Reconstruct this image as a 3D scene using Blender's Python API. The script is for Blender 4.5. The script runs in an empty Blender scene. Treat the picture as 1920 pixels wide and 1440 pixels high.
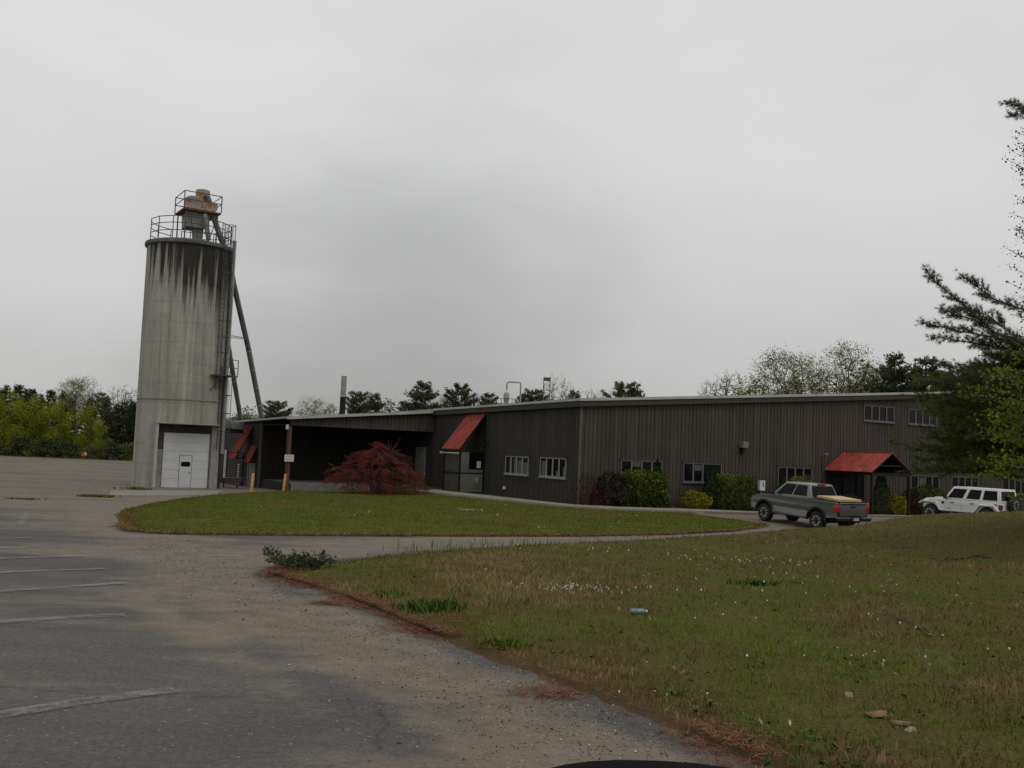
import bpy, bmesh, math, random
import numpy as np
from mathutils import Vector, Matrix
sc = bpy.context.scene
COL = sc.collection
rad = math.radians
rng = np.random.default_rng(7)
random.seed(7)

# ------------------------------------------------------------------ camera
FPX = 1800.; TH = math.atan(125/1800.); RO = 0.04; EYE = 3.05
fw = np.array([0, math.cos(TH), math.sin(TH)]); r0 = np.array([1., 0, 0]); u0 = np.array([0, -math.sin(TH), math.cos(TH)])
CR = math.cos(RO)*r0+math.sin(RO)*u0; CU = -math.sin(RO)*r0+math.cos(RO)*u0
CC = np.array([0, 0, EYE])
def ray(x, y): return fw+(x-960)/FPX*CR-(y-720)/FPX*CU
def atz(x, y, z=0):
    d = ray(x, y); return CC+d*(z-EYE)/d[2]
def atY(x, y, Y):
    d = ray(x, y); return CC+d*Y/d[1]
def proj(P):
    v = np.asarray(P)-CC; k = FPX/(v@fw); return 960+k*(v@CR), 720-k*(v@CU)
cam = bpy.data.cameras.new('camera'); camo = bpy.data.objects.new('camera', cam); COL.objects.link(camo)
cam.sensor_width = 36; cam.lens = 36*FPX/1920; cam.clip_start = .05; cam.clip_end = 4000
camo.matrix_world = Matrix(((CR[0], CU[0], -fw[0], 0), (CR[1], CU[1], -fw[1], 0), (CR[2], CU[2], -fw[2], EYE), (0, 0, 0, 1)))
sc.camera = camo

# ------------------------------------------------------------------ building frame and terrain
A0 = rad(29.5)
E1 = np.array([math.cos(A0), math.sin(A0), 0]); E2 = np.array([-math.sin(A0), math.cos(A0), 0])
K = np.array([4.24, 57.76, 0.])
def W(s, t, z=0): return K+E1*s+E2*t+np.array([0, 0, z])
BM = Matrix(((E1[0], E2[0], 0, K[0]), (E1[1], E2[1], 0, K[1]), (0, 0, 1, 0), (0, 0, 0, 1)))   # building space -> world
def ss(a, b, x):
    t = np.clip((np.asarray(x, float)-a)/(b-a), 0, 1); return t*t*(3-2*t)
def T(X, Y):
    X = np.asarray(X, float); Y = np.asarray(Y, float)
    p = 1.3-.0262*Y
    z = .5*(p-1.0+np.sqrt((p+1.0)**2+.02))
    s = (X-K[0])*E1[0]+(Y-K[1])*E1[1]; t = (X-K[0])*E2[0]+(Y-K[1])*E2[1]
    dw = np.hypot(np.maximum(-s, 0), np.maximum(-t, 0))        # the ground is banked up to floor level along the walls by the corner
    w = (1-ss(1.5, 8, dw))*(1-ss(20.3, 21.3, t))*(1-ss(2, 14, s)); z = z*(1-w)-.06*w
    z = z+.3*ss(15, 21, X)*ss(42, 47, Y)*(1-ss(53, 60, Y))
    g = np.exp(-(((X-13.7)/3.2)**2+((Y-44.4)/4)**2)**2)
    z = z+g*(.047+.071*(Y-44.4))
    return z
def lawn_bump(X, Y):
    return np.interp(X, [12, 14.7, 17.3, 21, 30], [0, .33, .78, 1.06, 1.3])*ss(10, 34, Y)*(1-ss(39.8, 44.2, Y))
def gp(x, y, extra=None):
    d = ray(x, y); z = 0.
    P = CC+d*((1.3-EYE)/(d[2]+.0262*d[1]))
    for _ in range(40):
        z = float(T(P[0], P[1]))+(float(extra(P[0], P[1])) if extra else 0)
        P = .5*P+.5*(CC+d*(z-EYE)/d[2])
    P[2] = z; return P

# ------------------------------------------------------------------ materials
def newmat(name):
    m = bpy.data.materials.new(name); m.use_nodes = True
    nt = m.node_tree; return m, nt, nt.nodes['Principled BSDF']
def node(nt, typ, **kw):
    n = nt.nodes.new(typ)
    for k, v in kw.items():
        if k.startswith('_'): setattr(n, k[1:], v)
        else: n.inputs[k.replace('__', ' ')].default_value = v
    return n
def ramp(nt, fac, stops):
    r = nt.nodes.new('ShaderNodeValToRGB'); e = r.color_ramp.elements
    e[0].position, e[0].color = stops[0][0], (*stops[0][1], 1)
    e[1].position, e[1].color = stops[-1][0], (*stops[-1][1], 1)
    for p, c in stops[1:-1]:
        q = e.new(p); q.color = (*c, 1)
    nt.links.new(fac, r.inputs[0]); return r.outputs[0]
def mixc(nt, fac, a, b, mode='MIX'):
    m = nt.nodes.new('ShaderNodeMix'); m.data_type = 'RGBA'; m.blend_type = mode
    for sock, v in ((m.inputs[0], fac), (m.inputs[6], a), (m.inputs[7], b)):
        if hasattr(v, 'is_output'): nt.links.new(v, sock)
        elif isinstance(v, (int, float)): sock.default_value = v
        else: sock.default_value = (*v, 1)
    return m.outputs[2]
def math_(nt, op, a, b=None, clamp=False):
    m = nt.nodes.new('ShaderNodeMath'); m.operation = op; m.use_clamp = clamp
    for i, v in enumerate((a, b)):
        if v is None: continue
        if hasattr(v, 'is_output'): nt.links.new(v, m.inputs[i])
        else: m.inputs[i].default_value = v
    return m.outputs[0]
def coords(nt, scale=(1, 1, 1), kind='Object'):
    tc = nt.nodes.new('ShaderNodeTexCoord'); mp = nt.nodes.new('ShaderNodeMapping')
    mp.inputs['Scale'].default_value = scale
    nt.links.new(tc.outputs[kind], mp.inputs[0]); return mp.outputs[0]
def noise(nt, vec, scale, detail=4, rough=.55):
    n = node(nt, 'ShaderNodeTexNoise', Scale=scale, Detail=detail, Roughness=rough)
    nt.links.new(vec, n.inputs['Vector']); return n.outputs[0]
def bump(nt, b, h, strength=.3, dist=.02):
    n = node(nt, 'ShaderNodeBump', Strength=strength, Distance=dist)
    nt.links.new(h, n.inputs['Height']); nt.links.new(n.outputs[0], b.inputs['Normal'])
_mc = {}
def M(name, col, rough=.6, metal=0., var=.18, scale=3., spec=.5, stretch=(1, 1, 1), bmp=0., coat=0.):
    """weathered surface: colour broken up by noise in two sizes"""
    if name in _mc: return _mc[name]
    m, nt, b = newmat(name)
    v = coords(nt, stretch)
    n1 = noise(nt, v, scale, 6, .6)
    lo = tuple(c*(1-var*1.6) for c in col); hi = tuple(min(1, c*(1+var*1.6)) for c in col)
    c = ramp(nt, n1, [(.25, lo), (.5, col), (.75, hi)])
    nt.links.new(c, b.inputs['Base Color'])
    b.inputs['Roughness'].default_value = rough; b.inputs['Metallic'].default_value = metal
    b.inputs['Specular IOR Level'].default_value = spec
    if coat: b.inputs['Coat Weight'].default_value = coat; b.inputs['Coat Roughness'].default_value = .08
    if bmp:
        n2 = noise(nt, v, scale*6, 4); bump(nt, b, n2, bmp)
    _mc[name] = m; return m
def leafmat(name, stops, rough=.6, trans=.0):
    if name in _mc: return _mc[name]
    m, nt, b = newmat(name)
    a = nt.nodes.new('ShaderNodeAttribute'); a.attribute_name = 'tint'
    c = ramp(nt, a.outputs['Fac'], stops)
    nt.links.new(c, b.inputs['Base Color']); b.inputs['Roughness'].default_value = rough
    b.inputs['Specular IOR Level'].default_value = .06
    if trans:
        tr = nt.nodes.new('ShaderNodeBsdfTranslucent'); nt.links.new(c, tr.inputs[0])
        mx = nt.nodes.new('ShaderNodeMixShader'); mx.inputs[0].default_value = trans
        nt.links.new(b.outputs[0], mx.inputs[1]); nt.links.new(tr.outputs[0], mx.inputs[2])
        nt.links.new(mx.outputs[0], nt.nodes['Material Output'].inputs[0])
    _mc[name] = m; return m

# ------------------------------------------------------------------ object helpers
def tag(o, label=None, cat=None, group=None, kind=None):
    if label: o['label'] = label
    if cat: o['category'] = cat
    if group: o['group'] = group
    if kind: o['kind'] = kind
    return o
def link(o, parent=None):
    COL.objects.link(o)
    if parent is not None: o.parent = parent
    return o
def empty(name, loc=(0, 0, 0), rz=0, label=None, cat=None, group=None, mat=None):
    o = bpy.data.objects.new(name, None); COL.objects.link(o); o.empty_display_size = .3
    if mat is not None: o.matrix_world = mat
    else: o.location = tuple(loc); o.rotation_euler = (0, 0, rz)
    return tag(o, label, cat, group)
def part_empty(name, parent, loc=(0, 0, 0)):
    o = bpy.data.objects.new(name, None); link(o, parent); o.location = tuple(loc); o.empty_display_size = .2; return o
def npmesh(name, V, F, mat, parent=None, attrs=None, smooth=False, mats=None, midx=None):
    """V (n,3), F (m,k) with one k for all faces"""
    V = np.asarray(V, np.float32); F = np.asarray(F, np.int32)
    me = bpy.data.meshes.new(name)
    me.vertices.add(len(V)); me.vertices.foreach_set('co', V.ravel())
    k = F.shape[1]
    me.loops.add(F.size); me.loops.foreach_set('vertex_index', F.ravel())
    me.polygons.add(len(F)); me.polygons.foreach_set('loop_start', np.arange(0, F.size, k, dtype=np.int32))
    if smooth: me.polygons.foreach_set('use_smooth', np.ones(len(F), bool))
    me.update(calc_edges=True)
    for an, av in (attrs or {}).items():
        a = me.attributes.new(an, 'FLOAT', 'POINT'); a.data.foreach_set('value', np.asarray(av, np.float32))
    me.materials.append(mat)
    return link(bpy.data.objects.new(name, me), parent)

class MB:
    def __init__(s): s.v = []; s.f = []; s.m = []; s.cur = 0
    def add(s, vs, fs):
        o = len(s.v); s.v += [tuple(map(float, v)) for v in vs]
        for f in fs: s.f.append(tuple(i+o for i in f)); s.m.append(s.cur)
        return s
    def box(s, x0, x1, y0, y1, z0, z1):
        v = [(x, y, z) for z in (z0, z1) for y in (y0, y1) for x in (x0, x1)]
        return s.add(v, [(0, 2, 3, 1), (4, 5, 7, 6), (0, 1, 5, 4), (2, 6, 7, 3), (0, 4, 6, 2), (1, 3, 7, 5)])
    def hexa(s, a, b):   # two quads (bottom, top), same winding
        return s.add(list(a)+list(b), [(3, 2, 1, 0), (4, 5, 6, 7), (0, 1, 5, 4), (1, 2, 6, 5), (2, 3, 7, 6), (3, 0, 4, 7)])
    def tube(s, pts, r, n=8, caps=True):
        pts = [Vector(p) for p in pts]; rs = r if isinstance(r, (list, tuple, np.ndarray)) else [r]*len(pts)
        rings = []; o = len(s.v); prev = None
        for i, p in enumerate(pts):
            d = (pts[min(i+1, len(pts)-1)]-pts[max(i-1, 0)])
            d = d.normalized() if d.length > 1e-9 else Vector((0, 0, 1))
            if prev is None:
                a = d.cross(Vector((0, 0, 1)) if abs(d.z) < .95 else Vector((1, 0, 0))).normalized()
            else:
                a = (prev-d*prev.dot(d)); a = a.normalized() if a.length > 1e-6 else d.orthogonal().normalized()
            prev = a; b = d.cross(a)
            for k in range(n):
                t = 2*math.pi*k/n; q = p+(a*math.cos(t)+b*math.sin(t))*rs[i]; s.v.append(tuple(q))
        for i in range(len(pts)-1):
            for k in range(n):
                s.f.append((o+i*n+k, o+i*n+(k+1) % n, o+(i+1)*n+(k+1) % n, o+(i+1)*n+k)); s.m.append(s.cur)
        if caps:
            s.f.append(tuple(o+k for k in range(n))[::-1]); s.m.append(s.cur)
            e = o+(len(pts)-1)*n; s.f.append(tuple(e+k for k in range(n))); s.m.append(s.cur)
        return s
    def bar(s, a, b, w, h=None):
        """square bar from a to b"""
        h = h or w; a = Vector(a); b = Vector(b); d = (b-a).normalized()
        x = d.cross(Vector((0, 0, 1)) if abs(d.z) < .95 else Vector((1, 0, 0))).normalized()*w/2; y = d.cross(x).normalized()*h/2
        q = lambda p: [p-x-y, p+x-y, p+x+y, p-x+y]
        return s.hexa(q(a), q(b))
    def lathe(s, prof, n=24, c=(0, 0, 0), axis='z', caps=True):
        o = len(s.v)
        for r, z in prof:
            for k in range(n):
                t = 2*math.pi*k/n; x, y = r*math.cos(t), r*math.sin(t)
                p = (x, y, z) if axis == 'z' else ((x, z, y) if axis == 'y' else (z, x, y))
                s.v.append((p[0]+c[0], p[1]+c[1], p[2]+c[2]))
        for i in range(len(prof)-1):
            for k in range(n):
                s.f.append((o+i*n+k, o+i*n+(k+1) % n, o+(i+1)*n+(k+1) % n, o+(i+1)*n+k)); s.m.append(s.cur)
        if caps:
            s.f.append(tuple(o+k for k in range(n))[::-1]); s.m.append(s.cur)
            e = o+(len(prof)-1)*n; s.f.append(tuple(e+k for k in range(n))); s.m.append(s.cur)
        return s
    def extr(s, prof, y0, y1, plane='xz'):
        """closed polygon profile extruded (profile in xz, along y; or yz along x; or xy along z)"""
        f = {'xz': lambda p, t: (p[0], t, p[1]), 'yz': lambda p, t: (t, p[0], p[1]), 'xy': lambda p, t: (p[0], p[1], t)}[plane]
        n = len(prof); v = [f(p, y0) for p in prof]+[f(p, y1) for p in prof]
        fs = [tuple(range(n)), tuple(range(2*n-1, n-1, -1))]+[(i, (i+1) % n+0, (i+1) % n+n, i+n)[::-1] for i in range(n)]
        return s.add(v, fs)
    def build(s, name, mat, parent=None, smooth=False, bev=0., fixn=True, mat2=None):
        me = bpy.data.meshes.new(name); me.from_pydata(s.v, [], s.f)
        mats = mat if isinstance(mat, (list, tuple)) else [mat]
        for m in mats: me.materials.append(m)
        if len(mats) > 1: me.polygons.foreach_set('material_index', s.m)
        if fixn or bev:
            bm = bmesh.new(); bm.from_mesh(me); bmesh.ops.recalc_face_normals(bm, faces=bm.faces)
            if bev:
                ed = [e for e in bm.edges if len(e.link_faces) == 2 and e.calc_face_angle(0) > .5]
                bmesh.ops.bevel(bm, geom=ed, offset=bev, segments=2, affect='EDGES', profile=.6, clamp_overlap=True)
            bm.to_mesh(me); bm.free()
        if smooth:
            me.polygons.foreach_set('use_smooth', [True]*len(me.polygons))
            try: me.set_sharp_from_angle(angle=rad(38))
            except Exception: pass
        me.update()
        return link(bpy.data.objects.new(name, me), parent)
def copy_tree(o, parent=None):
    c = o.copy(); COL.objects.link(c); c.parent = parent
    for ch in [x for x in bpy.data.objects if x.parent == o]: copy_tree(ch, c)
    return c
kids = {}

# value noise for scattering
def vnoise(x, y, seed=0, oct=3):
    out = 0; amp = 1; tot = 0
    for o in range(oct):
        r = np.random.default_rng(seed+o*17); G = r.random((256, 256))
        xi = np.floor(x).astype(int); yi = np.floor(y).astype(int); fx = x-xi; fy = y-yi
        fx = fx*fx*(3-2*fx); fy = fy*fy*(3-2*fy)
        g = lambda a, b: G[a % 256, b % 256]
        out = out+amp*((g(xi, yi)*(1-fx)+g(xi+1, yi)*fx)*(1-fy)+(g(xi, yi+1)*(1-fx)+g(xi+1, yi+1)*fx)*fy)
        tot += amp; amp *= .5; x = x*2.03; y = y*2.03
    return out/tot
def inpoly(X, Y, P):
    r = np.zeros(X.shape, bool); n = len(P)
    for i in range(n):
        x0, y0 = P[i][:2]; x1, y1 = P[(i+1) % n][:2]
        c = (y0 > Y) != (y1 > Y)
        with np.errstate(divide='ignore', invalid='ignore'):
            r ^= c & (X < (x1-x0)*(Y-y0)/(y1-y0+1e-12)+x0)
    return r
def dseg(X, Y, P, closed=False):
    d = np.full(X.shape, 1e9); n = len(P)
    for i in range(n if closed else n-1):
        a = np.array(P[i][:2]); b = np.array(P[(i+1) % n][:2]); ab = b-a; L = ab@ab+1e-12
        t = np.clip(((X-a[0])*ab[0]+(Y-a[1])*ab[1])/L, 0, 1)
        d = np.minimum(d, np.hypot(X-a[0]-t*ab[0], Y-a[1]-t*ab[1]))
    return d
def smoothpoly(P, n=3):
    P = [np.array(p[:2]) for p in P]
    for _ in range(n):
        Q = []
        for i in range(len(P)):
            a, b = P[i], P[(i+1) % len(P)]; Q += [a*.75+b*.25, a*.25+b*.75]
        P = Q
    return P
def gridmesh(xs, ys):
    X, Y = np.meshgrid(xs, ys); nx, ny = len(xs), len(ys)
    i = np.arange(nx*ny).reshape(ny, nx)
    F = np.stack([i[:-1, :-1], i[:-1, 1:], i[1:, 1:], i[1:, :-1]], -1).reshape(-1, 4)
    return X.ravel(), Y.ravel(), F
# ------------------------------------------------------------------ light and sky
SUN_EL, SUN_AZ = rad(52), math.atan2(.62, -.78)          # from over the right shoulder of the camera
sd = Vector((math.cos(SUN_EL)*.62, -math.cos(SUN_EL)*.78, math.sin(SUN_EL))).normalized()
su = bpy.data.lights.new('sun', 'SUN'); su.energy = .5; su.angle = rad(35); su.color = (1, .97, .92)
so = link(bpy.data.objects.new('sun', su)); so.rotation_euler = sd.to_track_quat('Z', 'Y').to_euler(); so.location = (0, -20, 60)
wd = bpy.data.worlds.new('World'); sc.world = wd; wd.use_nodes = True
nt = wd.node_tree; bg = nt.nodes['Background']
tc = nt.nodes.new('ShaderNodeTexCoord')
mp = nt.nodes.new('ShaderNodeMapping'); mp.inputs['Scale'].default_value = (1.2, 1.2, 3.2); mp.inputs['Location'].default_value = (3.1, .4, .2)
nt.links.new(tc.outputs['Generated'], mp.inputs[0])
n1 = noise(nt, mp.outputs[0], 1.9, 4, .5); n2 = noise(nt, mp.outputs[0], .9, 2, .5)
sep = nt.nodes.new('ShaderNodeSeparateXYZ'); nt.links.new(tc.outputs['Generated'], sep.inputs[0])
grad = ramp(nt, math_(nt, 'MULTIPLY', sep.outputs[2], 1.0, True),
            [(0, (.49, .49, .48)), (.05, (.53, .53, .522)), (.16, (.63, .63, .622)), (.28, (.70, .70, .694)), (.42, (.73, .73, .725)), (1, (.76, .76, .76))])
cl = ramp(nt, math_(nt, 'ADD', math_(nt, 'MULTIPLY', n1, .55), math_(nt, 'MULTIPLY', n2, .45)), [(.30, (.87, .87, .87)), (.5, (.98, .98, .98)), (.68, (1.07, 1.07, 1.065))])
clouds = mixc(nt, 1., grad, cl, 'MULTIPLY')
for (px_, py_, w_, amt) in ((740, 560, .07, .91), (590, 680, .05, .92), (960, 640, .05, .95), (60, 560, .05, 1.05), (1500, 420, .10, 1.04)):
    d0 = ray(px_, py_); d0 = d0/np.linalg.norm(d0)      # a darker cloud bank low in the middle, brighter gaps around it
    dt = nt.nodes.new('ShaderNodeVectorMath'); dt.operation = 'DOT_PRODUCT'; nrm = nt.nodes.new('ShaderNodeVectorMath'); nrm.operation = 'NORMALIZE'
    nt.links.new(tc.outputs['Generated'], nrm.inputs[0]); nt.links.new(nrm.outputs[0], dt.inputs[0]); dt.inputs[1].default_value = tuple(d0)
    e_ = math_(nt, 'ADD', math_(nt, 'SUBTRACT', 1., dt.outputs['Value']), math_(nt, 'MULTIPLY', math_(nt, 'SUBTRACT', n1, .5), w_*1.3))
    f_ = ramp(nt, math_(nt, 'DIVIDE', e_, w_*.5, True), [(0, (amt,)*3), (1, (1, 1, 1))])
    clouds = mixc(nt, 1., clouds, f_, 'MULTIPLY')
x10 = nt.nodes.new('ShaderNodeVectorMath'); x10.operation = 'SCALE'; x10.inputs['Scale'].default_value = 10.
nt.links.new(clouds, x10.inputs[0])
sky = nt.nodes.new('ShaderNodeTexSky'); sky.sky_type = 'NISHITA'; sky.sun_disc = False
sky.sun_elevation = SUN_EL; sky.sun_rotation = SUN_AZ; sky.dust_density = 4
mx = mixc(nt, .05, x10.outputs[0], sky.outputs[0])
nt.links.new(mx, bg.inputs[0]); bg.inputs[1].default_value = .1
vs = sc.view_settings; vs.view_transform = 'Standard'; vs.look = 'None'; vs.exposure = 0; vs.gamma = 1

# ------------------------------------------------------------------ outlines on the ground (measured on the slope)
def G(*pts): return [gp(x, y)[:2] for x, y in pts]
LAWN_NEAR = G((1425, 1440), (1300, 1383), (1180, 1335), (1090, 1296), (1000, 1262), (900, 1228), (800, 1186), (720, 1152), (650, 1123), (590, 1103), (540, 1090), (505, 1080), (503, 1072), (530, 1062), (600, 1056), (720, 1042), (850, 1031), (1000, 1022), (1200, 1013), (1400, 1001), (1500, 993))
lawn_a = [np.array([4.2, -8.]), np.array([2.6, 0.]), np.array([1.9, 2.8])]+LAWN_NEAR+[np.array([14.3, 40.2]), np.array([17., 42.2]), np.array([20.5, 44.6]), np.array([30., 46.]), np.array([48., 48.]), np.array([48., -8.])]
ISLE = G((214, 966), (222, 985), (240, 997), (300, 1001), (400, 1003), (600, 1005), (900, 1006), (1100, 1006), (1250, 1003), (1370, 997), (1425, 990), (1445, 984), (1400, 978), (1340, 970), (1290, 965))
WF = [(13, -5.1), (8, -5.1), (3, -4.8), (.2, -4.0), (-2.2, -1.6), (-2.9, 2.5), (-3.3, 6.5), (-3.7, 11.5), (-3.9, 15.2)]
WB = [(13, -3.4), (8, -3.4), (3.4, -3.2), (1, -2.6), (-1.0, -.8), (-1.5, 2.5), (-1.9, 6.5), (-2.2, 11.5), (-2.3, 15.2)]
WALK_F = [W(*p)[:2] for p in WF]; WALK_B = [W(*p)[:2] for p in WB]
ISLE_B = [W(5.2, -5.05)[:2], W(3, -4.9)[:2], W(.1, -4.1)[:2], W(-2.3, -1.65)[:2], W(-3.0, 2.5)[:2], W(-3.4, 6.5)[:2], W(-3.8, 11.5)[:2], W(-4.0, 15.6)[:2], W(-2.2, 15.6)[:2], W(-.1, 15.6)[:2], W(-.1, 20.5)[:2]]
ISLE_C = [W(-3.0, 20.6)[:2], W(-5, 20.68)[:2], W(-9, 20.68)[:2], W(-11.2, 20.68)[:2]]+G((480, 923), (420, 927), (330, 936), (262, 948), (228, 957))
isle = ISLE+ISLE_B+ISLE_C
STRIP = [W(*p)[:2] for p in ((1.0, -2.5), (-.9, -.8), (-1.4, 2.5), (-1.8, 6.5), (-2.1, 11.5), (-2.1, 12.0), (-.04, 12.0), (-.04, .1), (1.2, -.1))]

# ------------------------------------------------------------------ asphalt
def spacing(*segs):
    out = []
    for a, b, d in segs: out.append(np.arange(a, b, d))
    out.append([segs[-1][1]]); return np.concatenate(out)
xs = spacing((-140, -60, 4), (-60, -24, 1), (-24, -12, .4), (-12, 8, .16), (8, 30, .6), (30, 70, 3))
ys = spacing((-12, 2, 1), (2, 22, .16), (22, 48, .3), (48, 75, .6), (75, 156, 2.5))
X, Y, F = gridmesh(xs, ys)
Zt = T(X, Y)
band = lambda pts, w: np.exp(-(dseg(X, Y, G(*pts))/w)**2)
sand = np.maximum.reduce([
    band([(1250, 1440), (1000, 1340), (820, 1255), (660, 1180), (540, 1125), (440, 1085), (360, 1045), (310, 1010)], 1.5),
    .8*band([(1000, 1440), (760, 1320), (580, 1230), (450, 1150), (400, 1090)], .7),
    .75*band([(620, 1330), (480, 1240), (330, 1170), (240, 1110)], .28),
    .9*band([(520, 1060), (400, 1050), (300, 1025), (240, 1000)], 1.2),
    1.0*band([(330, 1030), (600, 1036), (900, 1016), (1300, 1004), (1440, 988), (1520, 975)], 2.6),
    .95*band([(216, 990), (190, 962), (215, 945), (300, 935), (400, 926)], 1.5),
    .6*band([(170, 985), (90, 950), (20, 940)], 2.2), .5*band([(140, 900), (150, 868)], 3)])
edge = dseg(X, Y, LAWN_NEAR)
sand = np.maximum(sand, .46*ss(22, 45, Y)+.10*ss(8, 14, Y))
sand = sand*1.15; sand = sand*ss(.15, .75, edge+.55*vnoise(X*.7, Y*.7, 3))
for pts, w in (([(1330, 1440), (1130, 1340), (960, 1262), (800, 1195), (690, 1150)], .16), ([(760, 1400), (640, 1310), (560, 1262), (470, 1205)], .3), ([(560, 1120), (500, 1090), (497, 1070)], .3)):
    sand = sand*(1-.75*band(pts, w))
m, nt, b = newmat('asphalt')
oc = coords(nt); 
at = nt.nodes.new('ShaderNodeAttribute'); at.attribute_name = 'sand'
big = noise(nt, oc, .35, 5, .6); mid = noise(nt, oc, 2.2, 6, .65); fine = noise(nt, oc, 60, 3, .7)
strv = coords(nt, (.12, .9, 1)); strk = noise(nt, strv, 1.3, 6, .6)
strv2 = coords(nt, (.035, .16, 1)); strk2 = noise(nt, strv2, 1.6, 6, .65)
basec = ramp(nt, math_(nt, 'ADD', math_(nt, 'MULTIPLY', big, .3), math_(nt, 'ADD', math_(nt, 'MULTIPLY', strk, .4), math_(nt, 'MULTIPLY', strk2, .3))), [(.3, (.048, .0465, .0455)), (.5, (.074, .071, .068)), (.7, (.122, .114, .104))])
fine2 = noise(nt, oc, 22, 3, .75)
spk = ramp(nt, math_(nt, 'ADD', math_(nt, 'MULTIPLY', fine, .5), math_(nt, 'MULTIPLY', fine2, .5)), [(.33, (.5, .5, .5)), (.5, (1, 1, 1)), (.66, (1.65, 1.6, 1.52))])
basec = mixc(nt, .95, basec, spk, 'MULTIPLY')
vor = node(nt, 'ShaderNodeTexVoronoi', Scale=16.); nt.links.new(oc, vor.inputs['Vector'])
chip = ramp(nt, vor.outputs['Distance'], [(.0, (1, 1, 1)), (.13, (1, 1, 1)), (.18, (0, 0, 0))])
chipr = ramp(nt, noise(nt, oc, 11, 2, .5), [(.5, (0, 0, 0)), (.62, (1, 1, 1))]); chip = mixc(nt, 1., chip, chipr, 'MULTIPLY')
basec = mixc(nt, math_(nt, 'MULTIPLY', chip, .6), basec, (.36, .35, .33))
wv = nt.nodes.new('ShaderNodeVectorMath'); wv.operation = 'ADD'; wn_ = node(nt, 'ShaderNodeTexNoise', Scale=.9, Detail=5.); nt.links.new(oc, wn_.inputs['Vector']); nt.links.new(oc, wv.inputs[0]); nt.links.new(wn_.outputs['Color'], wv.inputs[1])
ck = node(nt, 'ShaderNodeTexVoronoi', Scale=.22, _feature='DISTANCE_TO_EDGE'); nt.links.new(wv.outputs[0], ck.inputs['Vector'])
ckf = ramp(nt, ck.outputs['Distance'], [(0, (.7, .7, .7)), (.002, (.75, .75, .75)), (.006, (1, 1, 1))]); basec = mixc(nt, 1., basec, ckf, 'MULTIPLY')
sandc = ramp(nt, mid, [(.3, (.115, .093, .067)), (.5, (.158, .129, .094)), (.72, (.205, .170, .126))])
sandc = mixc(nt, .45, sandc, spk, 'MULTIPLY')
pat = noise(nt, coords(nt, (.10, .35, 1)), 1.0, 7, .68)
pat = ramp(nt, pat, [(.40, (0, 0, 0)), (.60, (1, 1, 1))])
sm = math_(nt, 'ADD', math_(nt, 'ADD', at.outputs['Fac'], math_(nt, 'MULTIPLY', math_(nt, 'SUBTRACT', pat, .5), .7)), math_(nt, 'MULTIPLY', math_(nt, 'SUBTRACT', math_(nt, 'ADD', math_(nt, 'ADD', math_(nt, 'MULTIPLY', mid, .45), math_(nt, 'MULTIPLY', strk, .5)), math_(nt, 'MULTIPLY', strk2, .6)), .78), 2.0))
sm = ramp(nt, sm, [(.15, (0, 0, 0)), (.8, (.92, .92, .92))])
col = mixc(nt, sm, basec, sandc)
nt.links.new(col, b.inputs['Base Color']); b.inputs['Roughness'].default_value = .85; b.inputs['Specular IOR Level'].default_value = .3
bump(nt, b, fine, .5, .01)
lot = npmesh('parking_lot', np.stack([X, Y, Zt], 1), F, m, attrs={'sand': sand}, smooth=True); tag(lot, kind='structure')

# worn painted lines on the asphalt
m, nt, b = newmat('worn_paint')
oc = coords(nt); n1 = noise(nt, oc, 3.5, 8, .75); n2 = noise(nt, oc, 45, 3, .7)
f = ramp(nt, math_(nt, 'ADD', math_(nt, 'MULTIPLY', n1, .7), math_(nt, 'MULTIPLY', n2, .3)), [(.41, (0, 0, 0)), (.58, (.62, .62, .62))])
b.inputs['Base Color'].default_value = (.25, .245, .23, 1); b.inputs['Roughness'].default_value = .8
tr = nt.nodes.new('ShaderNodeBsdfTransparent'); ms = nt.nodes.new('ShaderNodeMixShader')
nt.links.new(f, ms.inputs[0]); nt.links.new(tr.outputs[0], ms.inputs[1]); nt.links.new(b.outputs[0], ms.inputs[2]); nt.links.new(ms.outputs[0], nt.nodes['Material Output'].inputs[0])
white_paint = m
yel = m.copy(); yel.name = 'worn_yellow_paint'; yel.node_tree.nodes['Principled BSDF'].inputs['Base Color'].default_value = (.30, .21, .06, 1)
def stripe(pts, w, mat):
    P = [gp(x, y) for x, y in pts]; Q = []
    for a, c in zip(P[:-1], P[1:]):
        n = max(2, int(np.linalg.norm(c-a)/.4)); Q += [a+(c-a)*i/n for i in range(n)]
    Q.append(P[-1]); V = []; F = []
    for i, q in enumerate(Q):
        d = Q[min(i+1, len(Q)-1)]-Q[max(i-1, 0)]; nrm = np.array([-d[1], d[0], 0]); nrm /= np.linalg.norm(nrm)
        for sgn in (-1, 1):
            p = q+nrm*sgn*w*.5*(.85+.5*random.random()); V.append((p[0], p[1], float(T(p[0], p[1]))+.014))
        if i: F.append((2*i-2, 2*i-1, 2*i+1, 2*i))
    tag(npmesh('parking_line', V, F, mat), kind='structure')
for pts in ([(-60, 1352), (150, 1318), (330, 1296)], [(-60, 1172), (120, 1160), (235, 1154)], [(-60, 1113), (100, 1104), (235, 1094)], [(-60, 1077), (90, 1071), (200, 1067)],
            [(-60, 1050), (160, 1043)], [(-60, 1030), (130, 1025)], [(-60, 1011), (60, 1009)], [(-40, 976), (46, 974)], [(40, 985), (50, 962)]):
    stripe(pts, .19, white_paint)
for pts in ([(-20, 905), (3, 880), (22, 868), (60, 860)], [(75, 878), (96, 866), (112, 861)]): stripe(pts, .18, yel)

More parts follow.
